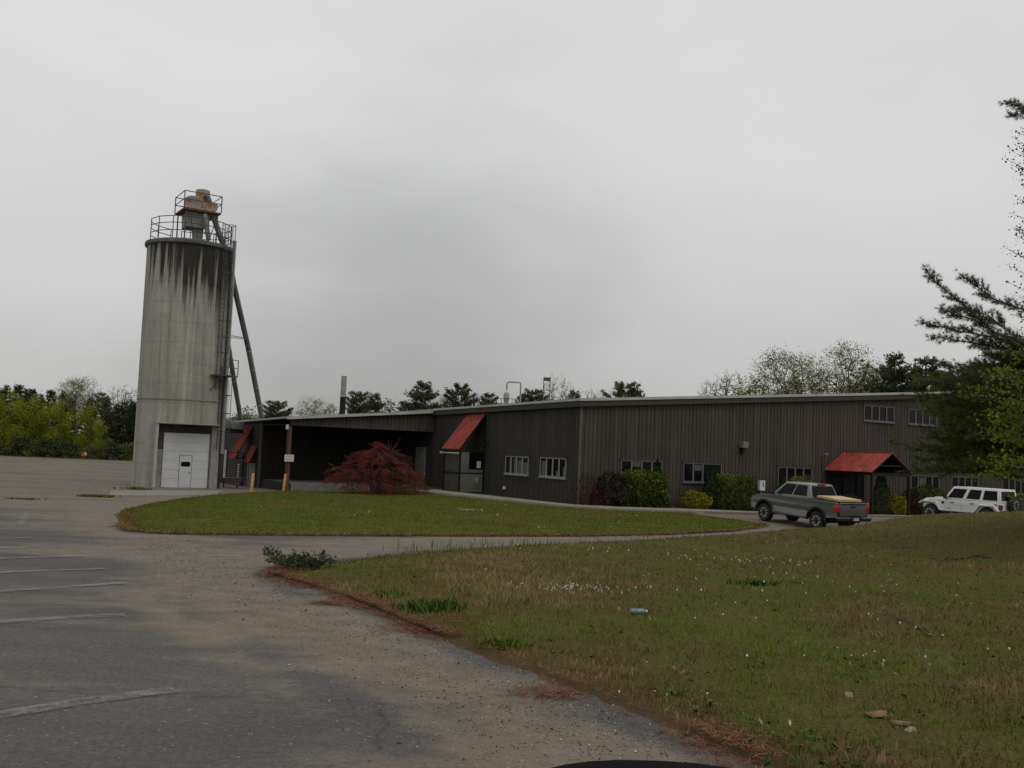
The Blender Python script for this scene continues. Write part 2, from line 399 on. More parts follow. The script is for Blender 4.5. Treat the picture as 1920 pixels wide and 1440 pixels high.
# concrete apron in front of the silo door
m_conc = M('concrete_flat', (.185, .172, .15), .85, scale=.9, var=.16, bmp=.1)
P = G((205, 921), (300, 919), (420, 920), (405, 927), (330, 930), (206, 929))
ap = MB(); ap.add([(p[0], p[1], float(T(*p))+.012) for p in P], [tuple(range(len(P)))]); tag(ap.build('concrete_apron', m_conc), kind='structure')

# ------------------------------------------------------------------ lawns
def lawn(name, poly, step, mat, extra, bumpfn, rise=.07, edge_name='edge'):
    P = np.array(poly); x0, y0 = P.min(0)-.5; x1, y1 = P.max(0)+.5
    xs = np.concatenate([np.arange(x0, x1, step)]); ys = np.concatenate([np.arange(y0, y1, step)])
    X, Y, F = gridmesh(xs, ys)
    ins = inpoly(X, Y, P); d = dseg(X, Y, P, True); sd = np.where(ins, d, -d)
    sd2 = sd+.22*(vnoise(X*2.2, Y*2.2, 11)-.5)+.5*(vnoise(X*.6, Y*.6, 12)-.5)*extra
    Z = T(X, Y)+bumpfn(X, Y)+np.interp(sd2, [-.3, 0, .3, 1.0], [-.04, .004, .016, rise])+(.03*(vnoise(X*1.5, Y*1.5, 5)-.5)+.05*(vnoise(X*4, Y*4, 6, 2)-.5))*ss(0, .5, sd)
    keep = (sd[F] > -.3).any(1); F = F[keep]
    used = np.unique(F); re = np.zeros(len(X), int); re[used] = np.arange(len(used))
    o = npmesh(name, np.stack([X, Y, Z], 1)[used], re[F], mat, attrs={'edge': np.clip(1-sd2/.55, 0, 1)[used]}, smooth=True)
    return tag(o, kind='structure')
def lawnmat(name, stops, dirt):
    m, nt, b = newmat(name); oc = coords(nt)
    n1 = noise(nt, oc, .55, 6, .65); n2 = noise(nt, oc, 9, 5, .7)
    n3 = noise(nt, oc, 32, 4, .75)
    c = ramp(nt, math_(nt, 'ADD', math_(nt, 'MULTIPLY', n1, .55), math_(nt, 'MULTIPLY', n2, .45)), stops)
    c = mixc(nt, .9, c, ramp(nt, n3, [(.3, (.42, .42, .42)), (.5, (.95, .95, .95)), (.7, (1.55, 1.5, 1.4))]), 'MULTIPLY')
    a = nt.nodes.new('ShaderNodeAttribute'); a.attribute_name = 'edge'
    f = math_(nt, 'MULTIPLY', a.outputs['Fac'], math_(nt, 'ADD', n2, .45), True)
    c = mixc(nt, f, c, dirt); nt.links.new(c, b.inputs['Base Color']); b.inputs['Roughness'].default_value = .9
    b.inputs['Specular IOR Level'].default_value = .02; bump(nt, b, n2, .8, .05); return m
mat_la = lawnmat('lawn_dry', [(.32, (.060, .070, .016)), (.46, (.084, .080, .024)), (.60, (.105, .080, .036)), (.74, (.078, .094, .018))], (.085, .055, .033))
mat_li = lawnmat('lawn_green', [(.30, (.060, .078, .012)), (.5, (.080, .104, .014)), (.62, (.105, .108, .026)), (.75, (.070, .096, .012))], (.13, .085, .035))
lawn('lawn', lawn_a, .16, mat_la, .25, lawn_bump)
def isle_bump(X, Y): return .05*ss(0, 4, dseg(X, Y, isle, True))
lawn('lawn', isle, .22, mat_li, .5, isle_bump, .05)
lawn('lawn', STRIP, .25, mat_li, .2, lambda X, Y: 0*X, .05)
# lawn strip at the far side of the lot, then the ground to the horizon
xs = spacing((-1500, -200, 130), (-200, 120, 6), (120, 1500, 130)); ys = spacing((-60, 40, 10), (40, 240, 4), (240, 2500, 140))
X, Y, F = gridmesh(xs, ys)
Zg = T(X, np.minimum(Y, 400))
Zg = np.where((Y < 152) & (X > -136) & (X < 66), Zg-.25, Zg+.02+ss(152.5, 170, Y)*.25)
mat_gr = lawnmat('field', [(.3, (.055, .065, .018)), (.5, (.080, .085, .025)), (.75, (.11, .09, .04))], (.1, .08, .05))
tag(npmesh('ground', np.stack([X, Y, Zg], 1), F, mat_gr, attrs={'edge': 0*X}, smooth=True), kind='structure')

# hills beyond everything, the mist only greyed into their wood colour
V = []; F = []
hx = np.linspace(-700, 900, 90)
hz = 22+16*np.sin(hx*.006+1.2)+9*np.sin(hx*.017)+8*vnoise(hx*.05, hx*0+3.3, 9)
for i, (x, z) in enumerate(zip(hx, hz)):
    V += [(x, 880, -3), (x, 940, z*.75), (x, 1010, z), (x, 1300, -3)]
    if i: F += [(4*i-4+k, 4*i+k, 4*i+k+1, 4*i-3+k) for k in range(3)]
tag(npmesh('hills', V, F, M('hill_wood', (.11, .125, .105), .9, scale=.05, var=.2), smooth=True), kind='structure')

# pavements with a kerb step
m_walk = M('walk_concrete', (.24, .215, .175), .85, scale=1.2, var=.15, bmp=.1)
mb = MB()
def strip(mb, A, B, h):
    f_ = np.linspace(0, len(A)-1, 8*(len(A)-1)+1); A = [np.array([np.interp(f, range(len(A)), [p[c] for p in A]) for c in (0, 1)]) for f in f_]; B = [np.array([np.interp(f, range(len(B)), [p[c] for p in B]) for c in (0, 1)]) for f in f_]
    n = len(A)
    for i in range(n-1):
        q = [A[i], A[i+1], B[i+1], B[i]]
        lo = [(p[0], p[1], float(T(p[0], p[1]))-.2) for p in q]; hi = [(p[0], p[1], float(T(p[0], p[1]))+h) for p in q]
        mb.hexa(lo, hi)
strip(mb, WALK_F, WALK_B, .13)
A = [W(s, -5.1)[:2] for s in range(13, 62, 3)]; B = [W(s, -3.4)[:2] for s in range(13, 62, 3)]
strip(mb, A, B, .13)
tag(mb.build('sidewalk', m_walk), kind='structure')
# bark bed under the shrubs along the front wall
mb = MB(); A = [W(1.3, -2.4)[:2], W(3.4, -3.18)[:2]]+[W(s, -3.38)[:2] for s in range(8, 62, 3)]
B = [W(1.3, .02)[:2], W(3.4, .02)[:2]]+[W(s, .02)[:2] for s in range(8, 62, 3)]
strip(mb, A, B, .07)
tag(mb.build('planting_bed', M('bark_mulch', (.055, .036, .024), .95, scale=6, var=.4, bmp=.6)), kind='structure')
mb = MB()
for a, c in ((W(5.4, -5.14), W(22, -5.12)), (W(22, -5.12), W(60, -5.12))):
    n = 24
    for i in range(n):
        p = a+(c-a)*i/n; q = a+(c-a)*(i+1)/n; o = -E2*.14
        mb.hexa([tuple(r[:2])+(float(T(r[0], r[1]))-.2,) for r in (p, q, q+o, p+o)], [tuple(r[:2])+(float(T(r[0], r[1]))+.125,) for r in (p, q, q+o, p+o)])
tag(mb.build('kerb', M('kerb_stone', (.16, .125, .10), .9, scale=2)), kind='structure')

# ------------------------------------------------------------------ grass blades
def scatter(poly, n_try, dens, rngs, extra=None, mind=0.):
    P = np.array(poly); x0, y0 = P.min(0); x1, y1 = P.max(0)
    X = rngs.uniform(x0, x1, n_try); Y = rngs.uniform(y0, y1, n_try)
    D = np.hypot(X, Y)
    keep = rngs.random(n_try) < dens(D)
    # only what stands in a wide wedge in front of the camera
    keep &= (Y > 2.5) & (np.abs(X) < Y*.75+3)
    X, Y, D = X[keep], Y[keep], D[keep]
    k = inpoly(X, Y, P); X, Y, D = X[k], Y[k], D[k]
    if mind:
        k = dseg(X, Y, P, True) > mind*rngs.random(len(X)); X, Y, D = X[k], Y[k], D[k]
    return X, Y, D
def blades(name, X, Y, D, Z, hmin, hmax, mat, tint, lean=.5, wk=(.003, .00055), seed=1):
    r = np.random.default_rng(seed); n = len(X)
    h = (hmin+(hmax-hmin)*r.random(n))*(1+.5*(r.random(n) > .93)); w = wk[0]+wk[1]*D; a = r.uniform(0, 2*np.pi, n); la = r.uniform(0, 2*np.pi, n); ll = h*lean*r.random(n)
    dx, dy = np.cos(a)*w/2, np.sin(a)*w/2; lx, ly = np.cos(la)*ll, np.sin(la)*ll
    V = np.empty((n, 5, 3), np.float32)
    V[:, 0] = np.stack([X-dx, Y-dy, Z-.02], 1); V[:, 1] = np.stack([X+dx, Y+dy, Z-.02], 1)
    V[:, 2] = np.stack([X+dx*.8+lx*.35, Y+dy*.8+ly*.35, Z+h*.55], 1); V[:, 3] = np.stack([X-dx*.8+lx*.35, Y-dy*.8+ly*.35, Z+h*.55], 1)
    V[:, 4] = np.stack([X+lx, Y+ly, Z+h*.93], 1)
    i = np.arange(n)[:, None]*5
    F = np.concatenate([i+np.array([[0, 1, 2]]), i+np.array([[0, 2, 3]]), i+np.array([[3, 2, 4]])])
    o = npmesh(name, V.reshape(-1, 3), F, mat, attrs={'tint': np.repeat(tint, 5)})
    return tag(o, kind='stuff')
mat_blade = leafmat('grass_blade', [(.0, (.27, .19, .09)), (.14, (.175, .108, .048)), (.30, (.125, .092, .032)), (.48, (.096, .100, .022)), (.75, (.080, .112, .015)), (1, (.115, .17, .020))], .7)
mat_bladeg = leafmat('grass_blade_green', [(.0, (.15, .105, .045)), (.25, (.115, .100, .028)), (.5, (.092, .110, .019)), (.75, (.076, .108, .015)), (1, (.12, .15, .022))], .7)
r = np.random.default_rng(21)
X, Y, D = scatter(lawn_a, 5200000, lambda D: np.clip(34/np.maximum(D, 5)**2, 0, 1)*.95, r, mind=.3)
Z = T(X, Y)+lawn_bump(X, Y)+.05
pn = vnoise(X*.35, Y*.35, 31, 4); pn2 = vnoise(X*1.4, Y*1.4, 41, 3)
pn3 = vnoise(X*3.1, Y*3.1, 45, 2)
tint = np.clip(.55+2.4*(pn-.5)+1.3*(pn2-.5)+.7*(pn3-.5)+r.normal(0, .16, len(X))-.22*(1-ss(.2, 1.6, dseg(X, Y, lawn_a, True))), 0, 1)
NB1 = len(X)
hm = (.55+.8*pn3*(tint < .35)+.5*pn2)*(.45+.55*ss(.2, 1.5, dseg(X, Y, lawn_a, True)))
blades('grass', X, Y, D, Z, .035*hm, .115*hm, mat_blade, tint, 1.2)
X, Y, D = scatter(isle, 900000, lambda D: np.clip(30/np.maximum(D, 30), 0, 1)*.30, r, mind=.3)
Z = T(X, Y)+isle_bump(X, Y)+.03
pn = vnoise(X*.3, Y*.3, 33, 4)
tint = np.clip(.5+2.2*(pn-.5)+1.2*(vnoise(X*1.1, Y*1.1, 35, 3)-.5)+r.normal(0, .2, len(X))-.35*(1-ss(.1, 1.0, dseg(X, Y, isle, True))), 0, 1)
blades('grass', X, Y, D, Z, .03, .08, mat_bladeg, tint, .7)
# tall tufts: along the back edge of the near lawn and the green clumps near the asphalt
def tuftpts(cx, cy, rx, ry, n, r): 
    a = r.normal(0, .45, (n, 2)); return cx+a[:, 0]*rx, cy+a[:, 1]*ry
TX, TY = [], []
for x, y, n in [(x, y, 26) for x, y in ((790, 1036), (830, 1031), (860, 1030), (905, 1027), (950, 1025), (990, 1024), (1030, 1022), (1120, 1019), (1200, 1015), (1300, 1010))]:
    p = gp(x, y); a, c = tuftpts(p[0], p[1]+.1, 1.0, .3, n, r); TX.append(a); TY.append(c)
X = np.concatenate(TX); Y = np.concatenate(TY); D = np.hypot(X, Y)
blades('tall_grass', X, Y, D, T(X, Y)+.02, .08, .24, mat_blade, np.clip(r.normal(.6, .18, len(X)), 0, 1), .5)

# white meadow flowers: tiny heads on the near lawn
fx, fy = [], []
for cx, cy, rx, ry, n in ((1065, 1112, 1.0, .45, 150), (1110, 1110, .8, .5, 40), (1345, 1052, 1.5, 1.1, 48), (1400, 1060, 1.8, 1.2, 26), (1500, 1075, 2.6, 2.0, 40), (1620, 1110, 3, 2.5, 26), (1450, 1130, 3.5, 3., 40), (1640, 1200, 2.4, 2.4, 36), (1080, 1035, 3.5, 1., 30), (1300, 1300, 1.6, 1.6, 14), (1750, 1250, 1.8, 2, 16)):
    p = gp(cx, cy, lambda X, Y: lawn_bump(X, Y)); fx.append(p[0]+r.normal(0, .5, n)*rx); fy.append(p[1]+r.normal(0, .5, n)*ry)
X = np.concatenate(fx); Y = np.concatenate(fy); k = inpoly(X, Y, np.array(lawn_a)); X, Y = X[k], Y[k]; n = len(X)
D = np.hypot(X, Y)
def discs(X, Y, Z, R, tilt, r, k=6):
    n = len(X); t = np.arange(k)*2*np.pi/k
    V = np.empty((n, k, 3)); nx = r.normal(0, tilt, n); ny = r.normal(0, tilt, n)
    for i in range(k):
        dx = np.cos(t[i])*R; dy = np.sin(t[i])*R
        V[:, i] = np.stack([X+dx, Y+dy, Z+dx*nx+dy*ny], 1)
    return V.reshape(-1, 3), np.arange(n*k).reshape(n, k)
V, F = discs(X, Y, T(X, Y)+lawn_bump(X, Y)+r.uniform(.07, .12, n), r.uniform(.003, .007, n)+.0005*D, .8, r)
tag(npmesh('wildflowers', V, F, M('petal_white', (.42, .42, .34), .7, scale=3, var=.2)), kind='stuff')
fx = r.uniform(-13, 10, 500); fy = r.uniform(31, 62, 500); k = inpoly(fx, fy, np.array(isle)); fx, fy = fx[k], fy[k]
p = gp(877, 962); fx = np.concatenate([fx[:75], p[0]+r.normal(0, .35, 45)]); fy = np.concatenate([fy[:75], p[1]+r.normal(0, .35, 45)])
V, F = discs(fx, fy, T(fx, fy)+isle_bump(fx, fy)+.11, r.uniform(.012, .03, len(fx)), .6, r)
tag(npmesh('wildflowers', V, F, M('petal_white', (.62, .62, .55))), kind='stuff')

# broad-leaved weeds, dead leaves on the lawn
X, Y, D = scatter(lawn_a, 400000, lambda D: np.clip(34/np.maximum(D, 5)**2, 0, 1)*.28, r, mind=.6)
k = vnoise(X*.8, Y*.8, 71, 3) > .53; X, Y = X[k], Y[k]; P = np.stack([X, Y, T(X, Y)+lawn_bump(X, Y)+.06], 1); n = len(P)
def flatleaves(P, size, r, tilt=.5):
    n = len(P); a = r.uniform(0, 6.283, n); s = size*r.uniform(.5, 1.4, n); tx, ty = r.normal(0, tilt, n), r.normal(0, tilt, n); V = np.empty((n, 4, 3))
    for i, (u, w_) in enumerate(((-.5, 0), (0, .32), (.5, 0), (0, -.32))):
        dx = (np.cos(a)*u-np.sin(a)*w_)*s; dy = (np.sin(a)*u+np.cos(a)*w_)*s; V[:, i] = P+np.stack([dx, dy, dx*tx+dy*ty], 1)
    return V.reshape(-1, 3), np.arange(4*n).reshape(n, 4)
V, F = flatleaves(np.repeat(P, 4, 0)+r.normal(0, .03, (4*n, 3))*np.array([1, 1, .3]), .055, r)
tag(npmesh('lawn_weeds', V, F, leafmat('weed_leaf', [(0, (.025, .040, .014)), (.5, (.050, .085, .018)), (1, (.09, .14, .028))]), attrs={'tint': np.repeat(r.random(4*n), 4)}), kind='stuff')
X, Y, D = scatter(lawn_a, 60000, lambda D: np.clip(34/np.maximum(D, 5)**2, 0, 1)*.2, r, mind=.1); P = np.stack([X, Y, T(X, Y)+lawn_bump(X, Y)+.075], 1)
V, F = flatleaves(P, .075, r, .7); tag(npmesh('dead_leaves', V, F, leafmat('dead_leaf', [(0, (.10, .055, .03)), (.6, (.22, .13, .07)), (1, (.34, .25, .16))]), attrs={'tint': np.repeat(r.random(len(P)), 4)}), kind='stuff')

# gravel on the sandy sweep, pine needles along the lawn edge
bp = G((1330, 1440), (1150, 1370), (1000, 1310), (850, 1240), (700, 1180), (560, 1120), (470, 1085), (380, 1050), (290, 1010))
n = 11000; tt = r.random(n)**1.3*(len(bp)-1); i = np.minimum(tt.astype(int), len(bp)-2); fr = (tt-i)[:, None]; bp_ = np.array(bp)
C = bp_[i]*(1-fr)+bp_[i+1]*fr; X = C[:, 0]+r.normal(0, .75, n); Y = C[:, 1]+r.normal(0, .75, n)
k = ~inpoly(X, Y, np.array(lawn_a)) & (Y > 3); X, Y = X[k], Y[k]; n = len(X)
def pebbles(X, Y, Z, R, r):
    n = len(X); O = np.array([[1, 0, 0], [0, 1, 0], [-1, 0, 0], [0, -1, 0], [0, 0, .8], [0, 0, -.5]])
    V = O[None]*R[:, None, None]*r.uniform(.6, 1.3, (n, 6, 3)); V[:, :, 0] += X[:, None]; V[:, :, 1] += Y[:, None]; V[:, :, 2] += Z[:, None]
    f = np.array([[0, 1, 4], [1, 2, 4], [2, 3, 4], [3, 0, 4], [1, 0, 5], [2, 1, 5], [3, 2, 5], [0, 3, 5]])
    return V.reshape(-1, 3), (np.arange(n)[:, None, None]*6+f[None]).reshape(-1, 3)
R = r.gamma(1.4, .0018, n)+.0014+.00022*np.hypot(X, Y)
V, F = pebbles(X, Y, T(X, Y)+R*.3, R, r)
tag(npmesh('gravel', V, F, leafmat('pebble', [(0, (.045, .04, .035)), (.35, (.13, .112, .09)), (.8, (.25, .23, .20)), (1, (.5, .48, .45))], .8), attrs={'tint': np.repeat(r.random(n), 6)}), kind='stuff')
le = np.array(LAWN_NEAR[:14]); seg = np.r_[0, np.cumsum(np.hypot(*np.diff(le, axis=0).T))]
n = 11000; s_ = r.random(n)*seg[-1]; s_ = s_[r.random(n) < np.clip(3.2*(vnoise(s_*.9, s_*0+2.5, 53, 3)-.36), .05, 1)]; n = len(s_); X = np.interp(s_, seg, le[:, 0]); Y = np.interp(s_, seg, le[:, 1])
off = r.normal(.05, .14, n)*(.25+1.5*vnoise(s_*1.6, s_*0+.5, 51)**2*1.6); X += off*.85+r.normal(0, .04, n); Y += off*.5+r.normal(0, .04, n)
blobs = [((865, 1168), .28), ((690, 1140), .16), ((1035, 1302), .17), ((620, 1132), .14), ((770, 1180), .2), ((565, 1098), .3)]
for (px, py), sz in blobs:
    p = gp(px, py); X = np.r_[X, p[0]+r.normal(0, sz, 300)]; Y = np.r_[Y, p[1]+r.normal(0, sz*.8, 300)]
n = len(X)
inl = inpoly(X, Y, np.array(lawn_a)); Z = T(X, Y)+np.where(inl, .055, .012)+r.uniform(0, .02, n)
a = r.uniform(0, np.pi*2, n); L = r.uniform(.03, .07, n); w = .0022+.0004*np.hypot(X, Y)
dx, dy = np.cos(a), np.sin(a)
V = np.stack([np.stack([X-dx*L-dy*w, Y-dy*L+dx*w, Z], 1), np.stack([X-dx*L+dy*w, Y-dy*L-dx*w, Z], 1), np.stack([X+dx*L, Y+dy*L, Z+r.uniform(-.005, .02, n)], 1)], 1)
tag(npmesh('pine_needles', V.reshape(-1, 3), np.arange(n*3).reshape(n, 3), leafmat('dead_needle', [(0, (.085, .033, .018)), (.6, (.165, .062, .030)), (1, (.25, .13, .07))], .8), attrs={'tint': np.repeat(r.random(n), 3)}), kind='stuff')
le = np.array(ISLE[1:11]); seg = np.r_[0, np.cumsum(np.hypot(*np.diff(le, axis=0).T))]
n = 4200; s_ = r.random(n)*seg[-1]; X = np.interp(s_, seg, le[:, 0])+r.normal(0, .1, n); Y = np.interp(s_, seg, le[:, 1])+r.normal(.05, .13, n); Z = T(X, Y)+.05+r.uniform(0, .03, n)
a = r.uniform(0, np.pi*2, n); L = r.uniform(.05, .1, n); w = .02; dx, dy = np.cos(a), np.sin(a)
V = np.stack([np.stack([X-dx*L-dy*w, Y-dy*L+dx*w, Z], 1), np.stack([X-dx*L+dy*w, Y-dy*L-dx*w, Z], 1), np.stack([X+dx*L, Y+dy*L, Z+.02], 1)], 1)
tag(npmesh('pine_needles', V.reshape(-1, 3), np.arange(n*3).reshape(n, 3), leafmat('dead_needle', []), attrs={'tint': np.repeat(r.random(n), 3)}), kind='stuff')
# ================================================================== the factory building
def siding(name, c, c2):
    m, nt, b = newmat(name)
    v = coords(nt, (3.2, 3.2, .12)); n1 = noise(nt, v, 1.0, 3, .5)
    v2 = coords(nt, (14, 14, .8)); n2 = noise(nt, v2, 1.5, 5, .65)
    v3 = coords(nt); n3 = noise(nt, v3, .45, 5, .6)
    f = math_(nt, 'ADD', math_(nt, 'MULTIPLY', n1, .5), math_(nt, 'ADD', math_(nt, 'MULTIPLY', n2, .2), math_(nt, 'MULTIPLY', n3, .3)))
    col = ramp(nt, f, [(.33, tuple(k*.68 for k in c)), (.5, c), (.66, c2)])
    nt.links.new(col, b.inputs['Base Color']); b.inputs['Roughness'].default_value = .85; b.inputs['Specular IOR Level'].default_value = .2
    bump(nt, b, n2, .3, .01); _mc[name] = m; return m
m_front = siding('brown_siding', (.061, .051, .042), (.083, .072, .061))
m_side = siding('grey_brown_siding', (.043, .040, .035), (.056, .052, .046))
m_dark = siding('dark_siding', (.030, .028, .025), (.038, .036, .032))  # porch boards: shade put into a darker siding colour; also the louvred door
m_fasc = M('fascia_wood', (.040, .033, .027), .8, scale=2, stretch=(1, 1, 4))
m_cap = M('roof_edge_metal', (.40, .40, .38), .45, .3, scale=1.5, var=.12)
m_roof = M('roof_membrane', (.24, .235, .22), .8, scale=.5, var=.15)
m_frame = M('window_frame_paint', (.105, .102, .094), .6, scale=4, var=.12)
m_frame2 = M('window_frame_pale', (.23, .227, .21), .6, scale=4, var=.12)
m_glass = M('dark_glass', (.006, .006, .007), .15, scale=1, var=.3, spec=.18)
m_blind = M('blind', (.075, .078, .08), .7, scale=6, var=.2)
m_red = M('red_metal_roof', (.31, .062, .044), .6, scale=1.6, var=.26, spec=.3)
m_black = M('black_metal', (.011, .0105, .0105), .6, scale=5, var=.3, spec=.2)
m_steel = M('galvanised', (.26, .26, .255), .5, .5, scale=2.5, var=.2, spec=.4)
m_rust = M('brown_steel', (.085, .036, .027), .7, scale=3, var=.25)
m_white = M('white_paint', (.62, .62, .60), .5, scale=2, var=.06)
m_concd = M('dock_concrete', (.155, .152, .14), .9, scale=1.2, var=.22, bmp=.2)

bld = empty('factory_building', mat=BM, label='long low dark brown board-clad factory with a sloping roof and open loading porch', cat='building')
def board_wall(name, s0, t0, ds, dt, L, zb, zt, mat, nrm, pitch=.31, gw=.045, gd=.04, parent=bld):
    mb = MB(); n = max(1, int(round(L/pitch))); p = L/n
    for i in range(n):
        a, c = i*p, (i+1)*p
        for x0, x1, dep in ((a, c-gw, 0), (c-gw, c, gd)):
            P = lambda x, z, d: (s0+ds*x-nrm[0]*d, t0+dt*x-nrm[1]*d, z)
            mb.add([P(x0, zb(x0), dep), P(x1, zb(x1), dep), P(x1, zt(x1), dep), P(x0, zt(x0), dep)], [(0, 1, 2, 3)])
        for x in (c-gw, c):
            mb.add([P(x, zb(x), 0), P(x, zb(x), gd), P(x, zt(x), gd), P(x, zt(x), 0)], [(0, 1, 2, 3)])
    return mb.build(name, mat, parent, fixn=False)
def rt(s, t): return 6.36+.0765*s-.0125*t
def rp(s, t): return 5.96+.092*s-.0135*(t-20.8)
o = board_wall('wall', 0, 0, 1, 0, 62, lambda x: -1.4, lambda x: rt(x, 0)-.1, m_front, (0, -1)); o['label'] = 'brown vertical board front wall'
o = board_wall('wall', 0, 0, 0, 1, 20.77, lambda x: -1.4, lambda x: rt(0, x)-.1, m_side, (-1, 0)); o['label'] = 'greyer vertical board side wall'
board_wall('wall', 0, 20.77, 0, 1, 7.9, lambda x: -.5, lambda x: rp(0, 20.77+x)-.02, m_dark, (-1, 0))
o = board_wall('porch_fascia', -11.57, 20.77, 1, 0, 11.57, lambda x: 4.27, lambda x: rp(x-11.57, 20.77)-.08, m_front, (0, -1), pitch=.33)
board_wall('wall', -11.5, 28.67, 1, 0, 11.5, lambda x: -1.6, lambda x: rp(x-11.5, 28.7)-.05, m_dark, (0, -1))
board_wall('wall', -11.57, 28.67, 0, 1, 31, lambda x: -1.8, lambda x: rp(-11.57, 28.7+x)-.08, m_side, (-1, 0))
mb = MB()
mb.add([(62, 0, -2), (62, 60, -2), (62, 60, rt(62, 60)), (62, 0, rt(62, 0))], [(0, 1, 2, 3)])
mb.add([(62, 60, -2), (-11.5, 60, -2), (-11.5, 60, 4.3), (0, 60, rt(0, 60)), (62, 60, rt(62, 60))], [(0, 1, 2, 3, 4)])
mb.build('rear_wall', m_front, bld, fixn=False)
mb = MB(); mb.box(-11.6, -11.44, 28.5, 28.68, -1.6, rp(-11.57, 28.6)-.06); mb.build('corner_trim', M('trim_wood', (.095, .088, .075), .8, scale=3), bld); mb = MB(); mb.box(-.06, .04, -.06, .05, -1.4, rt(0, 0)-.1); mb.build('corner_trim', M('trim_wood', (.095, .088, .075), .8, scale=3), bld)
# roof slabs with a pale metal edge, dark fascia below
def slab(mb, s0, s1, t0, t1, f, zo, h):
    lo = [(s0, t0, f(s0, t0)+zo-h), (s1, t0, f(s1, t0)+zo-h), (s1, t1, f(s1, t1)+zo-h), (s0, t1, f(s0, t1)+zo-h)]
    mb.hexa(lo, [(a, c, z+h) for a, c, z in lo])
mb = MB(); slab(mb, -.3, 62.3, -.3, 60.3, rt, 0, .14); slab(mb, -11.9, -.32, 20.4, 60.3, rp, 0, .16); rf = mb.build('roof', m_roof, bld)
mb = MB(); slab(mb, -.36, 62.4, -.36, -.302, rt, .012, .17); slab(mb, -.36, -.302, -.30, 20.4, rt, .012, .15)
slab(mb, -11.96, -.37, 20.33, 20.398, rp, .014, .21); slab(mb, -11.97, -11.903, 20.40, 60, rp, .014, .12); mb.build('roof_edge', m_cap, rf)
mb = MB(); slab(mb, -.30, 62.3, -.29, -.21, rt, -.15, .34); slab(mb, -.29, -.21, -.2, 20.75, rt, -.15, .34); mb.build('fascia_board', m_fasc, rf)
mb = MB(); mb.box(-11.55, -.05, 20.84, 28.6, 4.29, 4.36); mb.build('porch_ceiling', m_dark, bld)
# dock, column
mb = MB(); mb.box(-11.25, -.05, 20.8, 28.6, -1.6, 0.); mb.build('loading_dock', m_concd, bld)
mb = MB(); mb.box(-11.34, -11.255, 20.95, 28.62, -1.6, .02); mb.build('dock_skirting', m_dark, bld)
mb = MB(); mb.box(-11.66, -11.42, 20.78, 21.04, -.9, 4.2); mb.box(-11.72, -11.36, 20.90, 20.93, -.9, 4.2); col_ = mb.build('porch_column', m_rust, bld, bev=.01)
mb = MB(); mb.box(-11.86, -11.68, 20.70, 20.84, 3.95, 4.3); mb.build('flood_light', m_white, bld, bev=.02)
# doors inside the porch
mb = MB(); mb.box(-.10, -.005, 22.1, 23.9, 0, 3.05); d = mb.build('door', M('grey_door', (.16, .165, .155), .6, scale=1.5), bld); d['label'] = 'tall grey door inside the loading porch'
mb = MB(); mb.box(-.16, -.101, 23.65, 23.72, 1.1, 1.25); mb.build('handle', m_black, d)
mb = MB(); mb.lathe([(.0, -.06), (.06, -.05), (.07, 0), (.03, .04)], 10, (-.2, 21.75, .95), 'x'); mb.build('door_lamp', m_white, bld, smooth=True)

# windows: frame bars, panes, sill
def window(o, d, n, w, z0, z1, npane, mat, name='window', sill=True, blinds=()):
    """o = (s,t) of the left end seen from outside, d along, n outward"""
    fr = MB(); gl = MB()
    P = lambda x, z, p: (o[0]+d[0]*x+n[0]*p, o[1]+d[1]*x+n[1]*p, z)
    def bx(mb, x0, x1, za, zb, p0, p1):
        mb.hexa([P(x0, za, p0), P(x1, za, p0), P(x1, za, p1), P(x0, za, p1)], [P(x0, zb, p0), P(x1, zb, p0), P(x1, zb, p1), P(x0, zb, p1)])
    f = .07
    bx(fr, 0, w, z1-f, z1, .0, .075); bx(fr, 0, w, z0, z0+f, .0, .075)
    for i in range(npane+1):
        x = (w-f)*i/npane; wd = f*(1.7 if 0 < i < npane else 1)
        x -= (wd-f)/2; bx(fr, x, x+wd, z0+f, z1-f, .0, .07)
    for i in range(npane):
        a = (w-f)*i/npane+f*1.0; c = (w-f)*(i+1)/npane
        bx(gl, a, c, z0+f, z1-f, .002, .02)
    W_ = fr.build(name, mat, bld); gl.build('pane', m_glass, W_)
    for i, za, zb, cut in blinds:
        a = (w-f)*i/npane+f*1.45; c = (w-f)*(i+1)/npane-f*.4
        bl = MB(); bx(bl, a+(c-a)*cut, c, z0+f+(z1-z0-2*f)*za, z0+f+(z1-z0-2*f)*zb, .0205, .024); bl.build('blind', m_blind, W_)
    if sill:
        s = MB(); bx(s, -.06, w+.06, z0-.09, z0-.003, .0, .13); s.build('sill', mat, W_)
        s = MB(); bx(s, -.08, w+.08, z1+.003, z1+.09, .0, .10); s.build('head_trim', m_fasc, W_)
    return W_
D1, N1 = (1, 0), (0, -1); D2, N2 = (0, -1), (-1, 0)
window((3.0, 0), D1, N1, 3.22, 1.5, 2.76, 4, m_frame, blinds=((1, .72, 1, 0), (1, 0, .08, 0)))
window((7.93, 0), D1, N1, 3.22, 1.5, 2.74, 4, m_frame, blinds=((1, .62, .95, .1),))
window((16.2, 0), D1, N1, 3.25, 1.42, 2.68, 4, m_frame, blinds=((1, 0, .22, 0), (2, 0, .2, .2), (3, .05, .25, 0)))
window((24.63, 0), D1, N1, 3.27, 6.27, 7.42, 4, m_frame)
window((29.5, 0), D1, N1, 3.24, 6.27, 7.40, 4, m_frame)
window((35.2, 0), D1, N1, 3.24, 6.25, 7.38, 4, m_frame)
window((29.85, 0), D1, N1, 3.3, 1.15, 2.42, 4, m_frame, blinds=((1, .3, .9, .2),))
